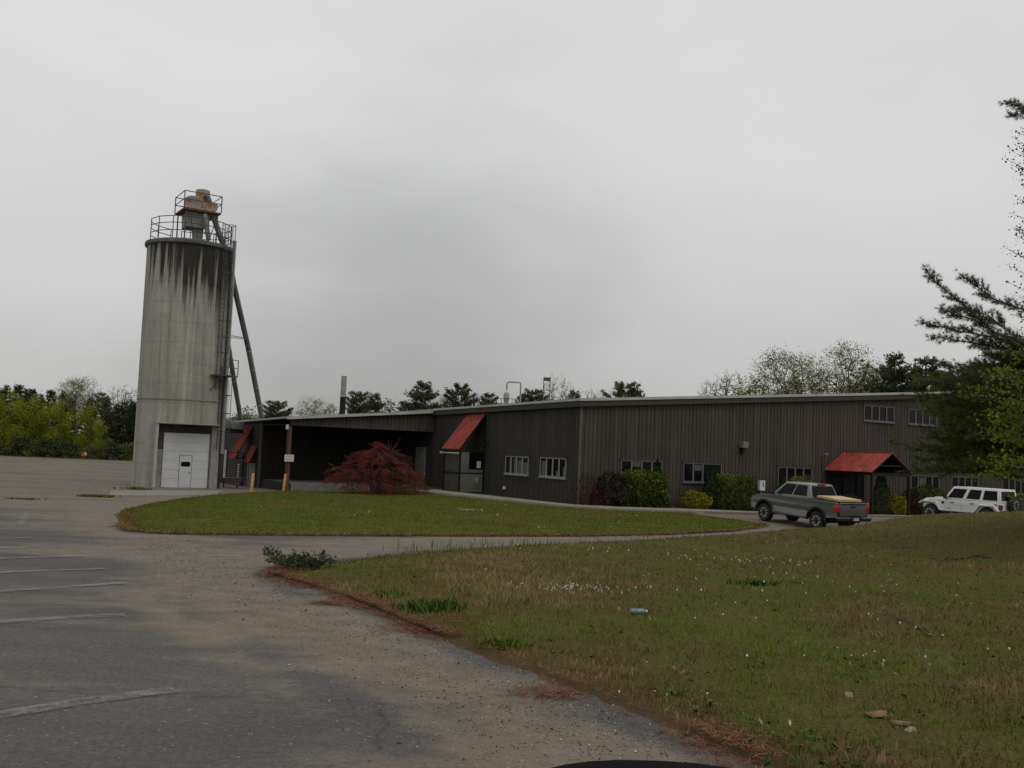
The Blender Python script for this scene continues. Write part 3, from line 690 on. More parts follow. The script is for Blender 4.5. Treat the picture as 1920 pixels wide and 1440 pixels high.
window((34.6, 0), D1, N1, 3.3, 1.15, 2.42, 4, m_frame)
window((41, 0), D1, N1, 3.3, 1.15, 2.42, 4, m_frame)
window((0, 9.0), D2, N2, 3.08, 1.5, 2.7, 4, m_frame2, blinds=((0, .1, .9, .62), (1, 0, .95, .45), (2, 0, .8, .1), (3, 0, .7, 0)))
window((0, 4.45), D2, N2, 3.02, 1.5, 2.72, 4, m_frame2, blinds=((0, 0, .85, .1), (2, 0, .3, .5), (3, .0, .55, .55)))

def ribbed(mb, a, b, c, d, n, h=.05, th=.03):
    """ribbed metal sheet: a-b top edge, d-c bottom edge, n ribs"""
    a, b, c, d = map(Vector, (a, b, c, d)); nr = (b-a).cross(d-a).normalized()
    if nr.z < 0: nr = -nr
    mb.hexa([d, c, b, a], [d+nr*th, c+nr*th, b+nr*th, a+nr*th])
    for i in range(n+1):
        f = i/n; p = a.lerp(b, f)+nr*(th+.001+h/2); q = d.lerp(c, f)+nr*(th+.001+h/2); mb.bar(p, q, .045, h)
# red awning with the framed entry below it, on the side wall
ent = part_empty('entry_enclosure', bld, (0, 13.4, 0)); ent['label'] = 'framed side entry under a steep red awning'
def off(mb, o): mb.v = [(x-o[0], y-o[1], z-o[2]) for x, y, z in mb.v]; return mb
eo = (0, 13.4, 0)
mb = MB(); ribbed(mb, (-.03, 14.8, 5.58), (-.03, 12.15, 5.58), (-2.1, 12.0, 3.0), (-2.1, 14.65, 3.0), 11); off(mb, eo).build('awning_roof', m_red, ent)
mb = MB()
for t in (12.1, 14.6): mb.bar((-1.95, t, -.3), (-1.95, t, 3.1), .09)
mb.bar((-.06, 12.1, -.3), (-.06, 12.1, 5.4), .12)
for z in (.02, 1.35, 2.86): mb.bar((-1.95, 12.15, z), (-1.95, 14.55, z), .08); mb.bar((-1.9, 12.1, z+.0), (-.12, 12.1, z), .06)
mb.bar((-2.0, 12.12, 3.05), (-.06, 12.12, 5.45), .06); mb.bar((-2.0, 14.65, 3.05), (-.06, 14.65, 5.45), .06)
off(mb, eo).build('frame', m_black, ent)
mb = MB(); mb.box(-1.93, -1.90, 12.15, 14.55, .07, 2.82); off(mb, eo).build('front_panel', M('mesh_panel', (.062, .056, .048), .8, scale=3), ent)
mb = MB(); mb.box(-1.88, -.14, 12.075, 12.11, .04, 1.3); mb.box(-1.88, -1.25, 12.075, 12.11, 1.4, 2.82); mb.box(-1.24, -.14, 12.075, 12.11, 1.4, 1.62); off(mb, eo).build('side_panel', M('pale_panel', (.125, .125, .11), .7, scale=1.5, var=.2), ent)
mb = MB(); mb.box(-1.24, -.14, 12.085, 12.105, 1.63, 2.82); off(mb, eo).build('pane', m_glass, ent)
mb = MB(); mb.tube([(-2.15, 12.0, 2.72), (-2.15, 14.75, 2.72)], .055, 8); mb.tube([(-2.15, 12.0, 2.72), (-2.15, 12.25, 2.72)], .085, 8); mb.tube([(-2.15, 14.65, 2.72), (-2.15, 14.9, 2.72)], .085, 8); off(mb, eo).build('tube_light', M('pale_pipe', (.30, .33, .30), .5), ent)
mb = MB(); mb.tube([(-.05, 11.6, 3.5), (-.3, 11.55, 3.5), (-.42, 11.5, 3.38)], .05, 8); mb.build('wall_lamp', m_black, bld)
mb = MB(); mb.box(-.12, -.003, 8.9, 9.1, .42, .62); mb.build('wall_socket', m_white, bld)
mb = MB(); mb.tube([(-.25, 16.3, .08), (-.3, 16.4, .25), (-.42, 16.5, .48), (-.75, 16.6, .55)], .07, 10); mb.build('downspout', m_white, bld, smooth=True)
# small red awnings and doors on the far left end
def awning(t0, t1, z1, z0, p, lab):
    mb = MB(); x = -11.57
    ribbed(mb, (x-.03, t1, z1), (x-.03, t0, z1), (x-p, t0, z0), (x-p, t1, z0), 6)
    a = mb.build('awning', m_red, bld); a['label'] = lab
    for t in (t0+.05, t1-.05): mb = MB(); mb.bar((x-.02, t, z0+.05), (x-p+.06, t, z0+.02), .05); mb.bar((x-.02, t, z1-.1), (x-p+.06, t, z0+.02), .05); mb.build('bracket', m_black, a)
awning(30.95, 33.05, 4.2, 1.52, 1.4, 'larger red awning at the left end of the building')
awning(29.35, 30.85, 2.6, 1.27, .62, 'smaller red awning at the left end of the building')
for t, nm in ((29.62, 'door'), (30.3, 'door')):
    mb = MB(); mb.box(-12.02, -11.60, t, t+.09, -1.15, 1.2); o = mb.build(nm, M('pale_door', (.22, .25, .25), .6, scale=2), bld); o['label'] = 'narrow pale grey door leaf under the small red awning'
mb = MB(); mb.box(-11.70, -11.58, 33.4, 35.4, -1.5, 1.9); dd = mb.build('door', m_dark, bld)
mb = MB()
for i in range(9): mb.add([(-11.72, 34.0, -.6+i*.2), (-11.72, 35.0, -.6+i*.2), (-11.80, 35.0, -.72+i*.2), (-11.80, 34.0, -.72+i*.2)], [(0, 1, 2, 3)])
mb.build('louvre', M('louvre_metal', (.13, .135, .13), .6), dd, fixn=False)
# gabled entrance canopy
can = part_empty('entrance_canopy', bld, (22.75, -2, 0)); can['label'] = 'gabled entrance canopy with red metal roof on dark posts'
co = (22.75, -2, 0)
mb = MB(); hw, z0, z1 = 2.05, 2.56, 3.9
for sg in (-1, 1): ribbed(mb, (22.75, -.05, z1), (22.75, -4.1, z1), (22.75+sg*hw, -4.1, z0), (22.75+sg*hw, -.05, z0), 9, .035)
mb.bar((22.75, -.04, z1+.06), (22.75, -4.15, z1+.06), .16, .05); off(mb, co).build('canopy_roof', m_red, can)
mb = MB()
for s in (20.9, 24.6):
    for t in (-3.95,): mb.bar((s, t, -.7), (s, t, 2.5), .13)
    mb.bar((s, -.1, 2.46), (s, -4.0, 2.46), .14, .18)
    mb.bar((s, -.12, -.5), (s, -.12, 2.4), .1)
mb.bar((20.9, -3.95, 2.44), (24.6, -3.95, 2.44), .12, .24)
off(mb, co).build('canopy_post', m_black, can)
mb = MB()
for t in (-.5, -1.7, -2.8, -3.98):
    for sg in (-1, 1): mb.bar((22.75, t, z1-.06), (22.75+sg*1.98, t, z0-.02), .06, .1)
    mb.bar((21.6, t, 3.05), (23.9, t, 3.05), .06, .1)
for sg in (-1, 1):
    for f in (.3, .62): mb.bar((22.75+sg*2*f, -.1, z1-(z1-z0)*f-.1), (22.75+sg*2*f, -4.0, z1-(z1-z0)*f-.1), .05, .08)
off(mb, co).build('rafter', m_black, can)
mb = MB()
for sg in (-1, 1): mb.hexa([(22.75, -.06, z1-.05), (22.75, -4.08, z1-.05), (22.75+sg*(hw-.04), -4.08, z0-.03), (22.75+sg*(hw-.04), -.06, z0-.03)], [(22.75, -.06, z1-.01), (22.75, -4.08, z1-.01), (22.75+sg*(hw-.04), -4.08, z0+.01), (22.75+sg*(hw-.04), -.06, z0+.01)])
off(mb, co).build('canopy_lining', m_black, can)
mb = MB(); mb.box(20.98, 24.3, -.10, -.004, -.6, 2.4); d = mb.build('entrance_door', M('shaded_doorway', (.006, .006, .006), .5, spec=.15), bld)  # door and shaded entrance recess painted as one black panel
mb = MB()
for s in (21.2, 22.5, 23.9): mb.box(s-.04, s+.04, -.15, -.101, -.4, 2.3)
mb.build('door_frame', m_black, d)
# lamp, security camera, meter box
mb = MB(); mb.hexa([(12.65, -.4, 3.85), (13.15, -.4, 3.85), (13.15, -.0, 3.85), (12.65, 0, 3.85)], [(12.65, -.46, 4.25), (13.15, -.46, 4.25), (13.15, 0, 4.28), (12.65, 0, 4.28)]); lm = mb.build('wall_lamp', M('lamp_case', (.16, .17, .16), .5), bld, bev=.03)
mb = MB(); mb.box(12.8, 13.0, -.2, -.003, 3.45, 3.84); mb.build('lamp_bracket', m_black, lm)
mb = MB(); mb.tube([(20.45, -.02, 3.62), (20.45, -.25, 3.66)], .03, 6); mb.lathe([(.0, -.2), (.07, -.19), (.08, 0), (.05, .05)], 10, (20.45, -.3, 3.68), 'y'); mb.build('security_camera', M('camera_grey', (.22, .22, .22), .4), bld, smooth=True)
mb = MB(); mb.bar((20.45, -.04, 3.6), (20.45, -.04, 1.2), .05); mb.build('cable_conduit', m_fasc, bld)
p = plane_s = None
mb = MB(); mb.box(14.35, 14.82, -.30, -.06, 1.05, 1.72); ub = mb.build('meter_box', m_white, bld, bev=.02)
mb = MB(); mb.box(14.5, 14.66, -.2, -.05, -.5, 1.04); mb.build('meter_post', m_steel, ub)
mb = MB(); mb.box(14.62, 14.68, -.312, -.302, 1.3, 1.6); mb.box(14.54, 14.68, -.312, -.302, 1.56, 1.62); mb.build('meter_mark', m_black, ub)
# chimney stack
def bloc(P): v = np.asarray(P)-K; return (v@E1, v@E2, P[2])
c = bloc(atY(642, 768, 95)); tp = bloc(atY(643, 705, 95))
mb = MB(); mb.lathe([(.29, c[2]-2.5), (.29, c[2]+1.25)], 16, (c[0], c[1], 0)); ch = mb.build('chimney', m_black, bld, smooth=True)
mb = MB(); mb.lathe([(.27, c[2]+1.251), (.27, tp[2]), (.22, tp[2]), (.22, tp[2]-.3)], 16, (c[0], c[1], 0)); mb.build('flue', m_steel, ch, smooth=True)

# sign on the porch column, with two red and black lines of lettering too small to read
m_ink = M('sign_ink', (.10, .06, .06), .7)
sg = empty('column_sign', tuple(W(-11.53, 20.66, 1.62)), A0, 'small white notice board fixed to the brown porch column', 'sign')
mb = MB(); mb.box(-.34, .34, 0, .03, 0, .5); mb.build('board', m_white, sg, bev=.008)
m_redink = M('sign_red', (.28, .12, .11), .7)
def lines(parent, w, rows, mat, z0, dz, y, seed, hh=.035):
    r = random.Random(seed)
    for k in range(rows):
        mb = MB(); x = -w*r.uniform(.75, 1)
        while x < w*.85:
            L = r.uniform(.03, .11); mb.box(x, min(x+L, w), y-.003, y-.001, z0-k*dz, z0-k*dz+hh); x += L+.025
        mb.build('lettering', mat, parent)
lines(sg, .26, 2, m_redink, .38, .09, 0, 1, .06); lines(sg, .28, 2, m_ink, .16, .07, 0, 2)
for i, (s, t, z, w, h, lab) in enumerate(((-.5, 12.03, 1.75, .15, .46, 'white paper notice taped to the dark glass of the side entry'), (-.62, 12.03, .72, .12, .40, 'greyish paper notice taped to the pale panel of the side entry'))):
    n_ = empty('paper_notice', tuple(W(s, t, z)), A0, lab, 'notice')
    mb = MB(); mb.box(-w, w, -.012, 0, 0, h); mb.build('sheet', m_white if i == 0 else M('grey_paper', (.30, .30, .28), .7), n_)
    lines(n_, w*.85, 4, m_ink, h-.08, .085, -.012, 5+i, .03)
# yellow bollards
m_yel = M('bollard_yellow', (.48, .27, .045), .6, scale=4, var=.2)
for (bx_, by_, ln), lab in (((*gp(471, 924)[:2], .05), 'yellow steel bollard beside the small red awning'), ((*gp(531, 922)[:2], .085), 'leaning yellow steel bollard beside the brown porch column')):
    q = empty('bollard', (bx_, by_, float(T(bx_, by_))), 0, lab, 'bollard', 'yellow bollards by the loading porch'); q.rotation_euler = (0, ln, 0)
    mb = MB(); mb.lathe([(.095, -.3), (.095, 1.18), (.08, 1.235), (.04, 1.262), (.004, 1.27)], 16); mb.build('post', m_yel, q, smooth=True)
# things seen on the roof
def onroof(px, Y): P = atY(px, 757, Y); s, t, _ = bloc(P); return P[0], P[1], rt(s, t)
x, y, z = onroof(949, 98)
rc = empty('roof_cyclone', (x, y, z), 0, 'pale dust cyclone with bent pipe frame standing on the low roof', 'vent')
mb = MB(); mb.lathe([(.10, .3), (.30, 1.2), (.30, 1.7), (.12, 1.95)], 14); mb.build('cyclone_body', m_steel, rc, smooth=True)
mb = MB(); mb.tube([(0, 0, 2.1), (0, 0, 2.75), (.15, 0, 2.95), (1.35, 0, 2.95), (1.42, 0, 2.8), (1.42, 0, 0)], .075, 8); mb.build('bent_pipe', m_steel, rc, smooth=True)
mb = MB()
for px_ in (-1.0, -.5, .6, 1.0): mb.tube([(px_, -.4, 0), (px_, -.4, 1.25)], .03, 6)
for zz in (.7, 1.22): mb.tube([(-1.0, -.4, zz), (1.0, -.4, zz)], .025, 6)
mb.build('guard_rail', m_black, rc)
x, y, z = onroof(1024, 104)
rm = empty('roof_tower', (x, y, z), 0, 'thin brown lattice tower on the roof in front of the bare tree', 'tower')
mb = MB()
for a in (-.35, .35):
    for c in (-.3, .3): mb.bar((a, c, 0), (a, c, 3.6), .07)
for k in range(6):
    zz = .5+.55*k
    mb.bar((-.35, -.3, zz), (.35, -.3, zz), .05); mb.bar((-.35, -.3, zz), (.35, -.3, min(3.6, zz+.55)), .04)
mb.build('lattice', M('tower_brown', (.10, .085, .075), .8), rm)
mb = MB(); mb.box(-.3, .3, -.25, .25, 3.2, 3.55); mb.build('tower_head', M('tower_brown', ()), rm)

# ================================================================== silo
SX, SY, SR = -23.9, 69.5, 2.98; SB = float(T(SX, SY-3)); ST = 16.95
silo = empty('silo', (SX, SY, 0), 0, 'tall stained concrete silo with white garage door and rusty hopper on top', 'silo')
m, nt, b = newmat('silo_concrete')
tc = nt.nodes.new('ShaderNodeTexCoord'); sp = nt.nodes.new('ShaderNodeSeparateXYZ'); nt.links.new(tc.outputs['Object'], sp.inputs[0])
vst = coords(nt, (1.5, 1.5, .035)); nst = noise(nt, vst, 1.35, 5, .6)
vst2 = coords(nt, (2.6, 2.6, .09)); nst2 = noise(nt, vst2, 1.3, 6, .7)
vb = coords(nt); nb = noise(nt, vb, .9, 6, .6); nb3 = noise(nt, vb, 7, 4, .65)
base = ramp(nt, math_(nt, 'ADD', math_(nt, 'MULTIPLY', nst, .75), math_(nt, 'MULTIPLY', nb, .25)), [(.32, (.190, .180, .156)), (.5, (.305, .292, .256)), (.66, (.405, .388, .345))])
base = mixc(nt, .35, base, ramp(nt, nb3, [(.3, (.7, .7, .7)), (.7, (1.25, 1.25, 1.22))]), 'MULTIPLY')
# pour joints: one lift of concrete differs a little from the next
fl = math_(nt, 'FLOOR', math_(nt, 'DIVIDE', math_(nt, 'ADD', sp.outputs[2], .3), 1.42)); wn = node(nt, 'ShaderNodeTexWhiteNoise', _noise_dimensions='1D'); nt.links.new(fl, wn.inputs['W'])
base = mixc(nt, .25, base, ramp(nt, wn.outputs['Value'], [(0, (.84, .84, .83)), (1, (1.12, 1.12, 1.12))]), 'MULTIPLY')
fr_ = math_(nt, 'FRACT', math_(nt, 'DIVIDE', math_(nt, 'ADD', sp.outputs[2], .3), 1.42))
jl = ramp(nt, fr_, [(0, (.72, .72, .72)), (.03, (.72, .72, .72)), (.06, (1, 1, 1))]); base = mixc(nt, .5, base, jl, 'MULTIPLY')
# dark algae running down from the rim
hz_ = math_(nt, 'MULTIPLY', math_(nt, 'SUBTRACT', sp.outputs[2], 10.2), 1/6.7)
stn = math_(nt, 'ADD', math_(nt, 'MULTIPLY', math_(nt, 'SUBTRACT', math_(nt, 'ADD', math_(nt, 'MULTIPLY', nst, .85), math_(nt, 'MULTIPLY', nst2, .45)), .70), 4.6), math_(nt, 'ADD', math_(nt, 'MULTIPLY', hz_, 1.15), math_(nt, 'MULTIPLY', sp.outputs[0], .15)))
stf = ramp(nt, stn, [(.44, (0, 0, 0)), (.86, (1, 1, 1))])
gate = ramp(nt, hz_, [(.02, (0, 0, 0)), (.55, (1, 1, 1))])
col = mixc(nt, math_(nt, 'MULTIPLY', math_(nt, 'MULTIPLY', stf, gate), .95), base, (.020, .017, .013))
# faint grey runs all the way down
run = ramp(nt, nst2, [(.52, (1, 1, 1)), (.66, (.68, .67, .63))]); col = mixc(nt, .8, col, run, 'MULTIPLY')
nt.links.new(col, b.inputs['Base Color']); b.inputs['Roughness'].default_value = .9; b.inputs['Specular IOR Level'].default_value = .2
bump(nt, b, nb3, .3, .02)
m_silo = m
fb = math.atan2(-SY, -SX); face = fb+.32       # the way the door faces (towards the camera, turned a little right)
NA = 120; dz_ = .45; ho = math.asin(2.2/SR); DH = 3.98
zz = np.unique(np.r_[np.arange(-1.6, DH, .5), DH, np.arange(DH+.4, ST, .5), ST])
mb = MB()
ang = [face+math.pi+2*math.pi*k/NA for k in range(NA)]
for z in zz:
    for a in ang: mb.v.append((SR*math.cos(a), SR*math.sin(a), z))
for i in range(len(zz)-1):
    for k in range(NA):
        am = ang[k]+math.pi/NA-face
        am = (am+math.pi) % (2*math.pi)-math.pi
        if abs(am) < ho and zz[i+1] <= DH+.01: continue
        mb.f.append((i*NA+k, i*NA+(k+1) % NA, (i+1)*NA+(k+1) % NA, (i+1)*NA+k)); mb.m.append(0)
body = mb.build('shell', m_silo, silo, smooth=True)
# rim and slightly domed cap
mb = MB(); mb.lathe([(SR+.003, ST-.28), (SR+.15, ST-.24), (SR+.19, ST-.1), (SR+.15, ST+.02), (SR-.1, ST+.10), (SR-.6, ST+.2), (.3, ST+.5)], 96, caps=False); mb.build('roof_cap', M('cap_concrete', (.10, .10, .09), .9, scale=2, var=.3), silo, smooth=True)
# recess with the garage door: local frame u = right as seen from the camera, n = outward
n_ = Vector((math.cos(face), math.sin(face), 0)); u_ = Vector((-math.sin(face), math.cos(face), 0))
rec = bpy.data.objects.new('door_recess', None); link(rec, silo); RM = Matrix(((u_.x, -n_.x, 0, 0), (u_.y, -n_.y, 0, 0), (0, 0, 1, 0), (0, 0, 0, 1)))
def rbox(mb, x0, x1, d0, d1, z0, z1): return mb.box(x0, x1, -d1, -d0, z0, z1)     # d = distance out from the silo axis
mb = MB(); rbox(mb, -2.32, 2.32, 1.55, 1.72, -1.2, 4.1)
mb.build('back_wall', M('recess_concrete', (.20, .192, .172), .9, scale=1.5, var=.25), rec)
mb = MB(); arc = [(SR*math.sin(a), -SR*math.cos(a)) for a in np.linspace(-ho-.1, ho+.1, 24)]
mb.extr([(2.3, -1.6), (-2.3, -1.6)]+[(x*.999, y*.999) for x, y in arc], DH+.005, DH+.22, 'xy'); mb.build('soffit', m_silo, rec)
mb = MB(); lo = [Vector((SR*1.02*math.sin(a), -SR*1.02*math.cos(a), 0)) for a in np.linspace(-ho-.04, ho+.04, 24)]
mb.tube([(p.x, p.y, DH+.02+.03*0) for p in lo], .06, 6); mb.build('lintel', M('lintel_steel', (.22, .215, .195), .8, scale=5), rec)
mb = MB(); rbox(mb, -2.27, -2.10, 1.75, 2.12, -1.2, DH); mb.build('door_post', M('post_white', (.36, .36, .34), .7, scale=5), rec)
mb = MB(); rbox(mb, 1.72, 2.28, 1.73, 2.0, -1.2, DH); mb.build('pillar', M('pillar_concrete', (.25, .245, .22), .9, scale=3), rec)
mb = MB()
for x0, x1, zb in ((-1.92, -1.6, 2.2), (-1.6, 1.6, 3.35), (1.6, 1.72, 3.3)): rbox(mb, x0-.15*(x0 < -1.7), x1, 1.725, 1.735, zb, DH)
mb.build('shaded_header', M('header_shade', (.045, .038, .034), .9, scale=3, var=.5), rec)  # shade under the overhanging shell, put in as dark sheets
m_gd = M('garage_white', (.50, .505, .505), .5, scale=1.2, var=.05)
gz = [SB-.05+i*(3.36-SB+.05)/6 for i in range(7)]
mb = MB()
for i in range(6): rbox(mb, -1.6, 1.62, 1.74, 1.80, gz[i]+.006, gz[i+1]-.006)
gd = mb.build('garage_door', m_gd, rec, bev=.006)
rec_children = gd
gd.parent = silo; gd.matrix_local = RM
for ch in [o for o in bpy.data.objects if o.parent == rec]: ch.parent = silo; ch.matrix_local = RM
bpy.data.objects.remove(rec)
def rsub(mb, name, mat, parent=gd, **k): return mb.build(name, mat, parent, **k)
mb = MB(); rbox(mb, -.42, .42, 1.803, 1.82, SB+.02, SB+2.22); wd_ = rsub(mb, 'wicket_door', m_gd)
mb = MB()
for x0, x1, z0, z1 in ((-.45, -.425, SB, SB+2.25), (.425, .45, SB, SB+2.25), (-.425, .425, SB+2.225, SB+2.25)): rbox(mb, x0, x1, 1.803, 1.812, z0, z1)
rsub(mb, 'door_gap', m_black)
mb = MB(); P = [(.33*math.copysign(abs(math.cos(a))**.45, math.cos(a)), SB+1.62+.17*math.copysign(abs(math.sin(a))**.45, math.sin(a))) for a in np.linspace(0, 2*math.pi, 28, endpoint=False)]
mb.extr(P, -1.832, -1.822); rsub(mb, 'pane', m_glass)
mb = MB(); mb.lathe([(.035, -1.87), (.035, -1.822)], 8, (.3, 0, SB+1.05), 'y'); rsub(mb, 'handle', m_black)
# roof railing
mb = MB(); RR = SR-.12; a0 = face-math.pi*.93; a1 = face+math.pi*.98
for zz_ in (.62, 1.15, 1.62):
    mb.tube([(RR*math.cos(a), RR*math.sin(a), ST+.05+zz_) for a in np.linspace(a0, a1, 15)], .03, 6)
for a in np.linspace(a0, a1, 15): mb.tube([(RR*math.cos(a), RR*math.sin(a), ST), (RR*math.cos(a), RR*math.sin(a), ST+1.68)], .032, 6)
mb.build('roof_railing', M('rail_steel', (.06, .056, .055), .7), silo)
# platform, hopper, collector on top
m_rusty, nt, b = newmat('rusty_paint'); v = coords(nt); n1 = noise(nt, v, 1.6, 6, .7)
c = ramp(nt, n1, [(.3, (.23, .215, .165)), (.5, (.30, .285, .215)), (.56, (.33, .16, .07)), (.7, (.22, .075, .03))]); nt.links.new(c, b.inputs['Base Color']); b.inputs['Roughness'].default_value = .75
m_hop = M('hopper_steel', (.20, .198, .175), .7, scale=2, var=.22)
pc = atY(371, 400, 69.3); ploc = Vector((pc[0]-SX, pc[1]-SY, pc[2])); PZ = ploc.z
rot = Matrix.Rotation(rad(29), 4, 'Z')
hd = part_empty('dust_hopper', silo, ploc); hd.matrix_local = Matrix.Translation(ploc) @ Matrix.Rotation(rad(33)+0, 4, 'Z')
h = 1.32
mb = MB(); mb.box(-h, h, -h, h, -.12, 0); mb.build('platform', M('platform_rust', (.11, .055, .035), .8, scale=3, var=.35), hd)
mb = MB()
for a in (-h, h):
    for c in (-h, h): mb.tube([(a, c, 0), (a, c, 1.22)], .04, 6)
for zz_ in (.62, 1.2):
    mb.tube([(-h, -h, zz_), (h, -h, zz_), (h, h, zz_), (-h, h, zz_), (-h, -h, zz_)], .035, 6)
for a, c in ((-h*.85, -h*.85), (h*.85, -h*.85), (h*.85, h*.85), (-h*.85, h*.85)): mb.bar((a, c, -.12), (a, c, ST-PZ+.1), .08)
mb.bar((-h*.85, -h*.85, -.2), (-.2, -h*.85, ST-PZ+.6), .05); mb.bar((h*.85, -h*.85, -.2), (h*.85, h*.8, ST-PZ+.5), .05)
mb.build('guard_frame', M('rail_steel', ()), hd)
mb = MB(); mb.box(-h+.03, h-.4, -h-.03, -h+.0, .0, .12); mb.box(-h+.08, -.1, -h+.12, -h+.2, .14, .62); mb.box(.0, h-.25, -h+.12, -h+.2, .14, .66); mb.build('kick_plate', m_rusty, hd)
mb = MB(); mb.hexa([(-.95, -.85, -1.25), (.35, -.85, -1.25), (.35, .6, -1.25), (-.95, .6, -1.25)], [(-.95, -.85, -.13), (.75, -.85, -.13), (.75, .75, -.13), (-.95, .75, -.13)])
mb.hexa([(-.25, -.55, ST-PZ+.15), (.3, -.55, ST-PZ+.15), (.3, .0, ST-PZ+.15), (-.25, .0, ST-PZ+.15)], [(-.35, -.6, -1.26), (.34, -.6, -1.26), (.34, .1, -1.26), (-.35, .1, -1.26)]); mb.build('hopper_box', m_hop, hd, bev=.01)
mb = MB(); mb.lathe([(.72, .0), (.72, .95), (.60, 1.1)], 20, (-.25, -.1, 0)); mb.build('drum', m_hop, hd, smooth=True)
mb = MB(); mb.lathe([(.56, .3), (.56, 1.1), (.50, 1.12), (.50, 1.62), (.46, 1.66)], 20, (.18, -.35, 0)); mb.build('outlet_stack', m_rusty, hd, smooth=True)
# ladder with cage, dark duct and conduit down the right-hand side
def sp_(px, Y, y0=690):
    P = atY(px, y0, Y); return P[0]-SX, P[1]-SY
m_lad = M('ladder_steel', (.055, .052, .050), .7, scale=4)
la = fb+.88; lx, ly = (SR+.12)*math.cos(la), (SR+.12)*math.sin(la); tx, ty = -math.sin(la), math.cos(la); ox, oy = math.cos(la), math.sin(la)
def rail_at(u, d, z): return (lx+tx*u+ox*d, ly+ty*u+oy*d, z)
mb = MB()
for u in (-.22, .22): mb.bar(rail_at(u, 0, 6.6), rail_at(u, 0, ST+1.5), .05)
for z in np.arange(6.7, ST+1.3, .32): mb.bar(rail_at(-.2, 0, z), rail_at(.2, 0, z), .03)
for u in (.45, .85): mb.bar(rail_at(u, -.1, 2.2), rail_at(u, -.1, 8.3), .05)
for z in np.arange(2.4, 8.2, .32): mb.bar(rail_at(.47, -.1, z), rail_at(.83, -.1, z), .03)
lad = mb.build('ladder', m_lad, silo)
mb = MB()
def hoop(z, u0, R=.36):
    mb.tube([rail_at(u0-R*math.cos(t)*1.0, .72*math.sin(t)**.8 if math.sin(t) > 0 else 0, z) for t in np.linspace(0, math.pi, 9)], .022, 5)
for z in np.arange(9.2, ST+1.6, 1.15): hoop(z, 0)
for z in np.arange(3.6, 7.4, 1.3): hoop(z, .65)
for t in np.linspace(.35, math.pi-.35, 5):
    mb.tube([rail_at(-.36*math.cos(t), .72*math.sin(t)**.8, 9.2), rail_at(-.36*math.cos(t), .72*math.sin(t)**.8, ST+1.5)], .014, 5)
    mb.tube([rail_at(.65-.36*math.cos(t), .72*math.sin(t)**.8, 3.6), rail_at(.65-.36*math.cos(t), .72*math.sin(t)**.8, 7.4)], .014, 5)
mb.build('safety_cage', m_lad, lad)
mb = MB()
mb.hexa([rail_at(-.75, -.1, 7.5), rail_at(1.0, -.1, 7.5), rail_at(1.0, .95, 7.5), rail_at(-.75, .95, 7.5)], [rail_at(-.75, -.1, 7.6), rail_at(1.0, -.1, 7.6), rail_at(1.0, .95, 7.6), rail_at(-.75, .95, 7.6)])
for u in (-.75, .1, 1.0): mb.bar(rail_at(u, .93, 7.6), rail_at(u, .93, 8.75), .05)
for z in (8.15, 8.72): mb.bar(rail_at(-.75, .93, z), rail_at(1.0, .93, z), .045)
mb.bar(rail_at(-.75, .9, 7.5), rail_at(-.75, -.05, 6.4), .05); mb.build('landing', m_lad, lad)
mb = MB()
mb.bar((SR*1.01*math.cos(fb+1.27), SR*1.01*math.sin(fb+1.27), -1.2), (SR*1.01*math.cos(fb+1.27), SR*1.01*math.sin(fb+1.27), ST-.3), .3, .16)
mb.build('dark_duct', M('duct_rust', (.035, .028, .025), .7, scale=1.5, var=.4), silo)
mb = MB(); q = fb+1.22
mb.tube([(3.2*math.cos(q), 3.2*math.sin(q), 2.0), (3.2*math.cos(q), 3.2*math.sin(q), ST+.6)], .14, 10); mb.build('conduit', m_steel, silo, smooth=True)
# hoop band and bracket low on the shell
mb = MB(); mb.lathe([(SR+.012, 5.62), (SR+.04, 5.64), (SR+.04, 5.70), (SR+.012, 5.72)], 96, caps=False); mb.build('hoop_band', M('band_steel', (.17, .165, .15), .8, scale=3), silo, smooth=True)
# pipes from the silo down to the factory roof
def pipe(name, pts, r, lab, bands):
    P = [atY(x, y, Y) for x, y, Y in pts]; e = empty(name, tuple(P[0]), 0, lab, 'pipe'); Q = [Vector(p-P[0]) for p in P]
    mb = MB(); mb.tube(Q, r, 14); mb.build('tube', M('pipe_grey', (.17, .165, .16), .55, .3, scale=1.2, var=.22), e, smooth=True)
    a, c = Q[-2], Q[-1]
    for f in bands: mb = MB(); p = a.lerp(c, f); d = (c-a).normalized()*.05; mb.tube([p-d, p+d], r+.025, 14); mb.build('flange', M('flange_pale', (.30, .30, .28), .6), e, smooth=True)
    return e
pipe('blower_pipe', [(383, 366, 68.6), (389, 369, 68.7), (393, 380, 68.9), (399, 402, 69.2), (409, 432, 69.4), (418, 456, 69.6), (431, 495, 70.5), (438, 532, 71.5), (465, 650, 75.5), (491, 784, 80)], .21, 'long grey pipe bending from the silo hopper down to the factory roof', (.05, .3, .55, .8))
pipe('blower_pipe', [(418, 585, 71.5), (424, 625, 72.3), (452, 790, 82)], .19, 'shorter grey pipe slanting from behind the silo ladder to the factory roof', (.2, .5))
pipe('vent_pipe', [(384, 402, 68.3), (387, 420, 68.3), (391, 450, 68.3)], .17, 'short grey pipe stub between the hopper platform and the silo cap', (.5,))
br = empty('pipe_brace', tuple(atY(427, 629, 70.5)), 0, 'thin pair of steel brace rods from the silo to the long pipe', 'brace')
mb = MB(); o_ = atY(427, 629, 70.5)
for a, c in (((424, 628, 70.5), (463, 634, 75.0)), ((425, 632, 70.5), (464, 636, 75.0))): mb.bar(tuple(atY(*a)-o_), tuple(atY(*c)-o_), .05)
mb.build('rod', m_lad, br)
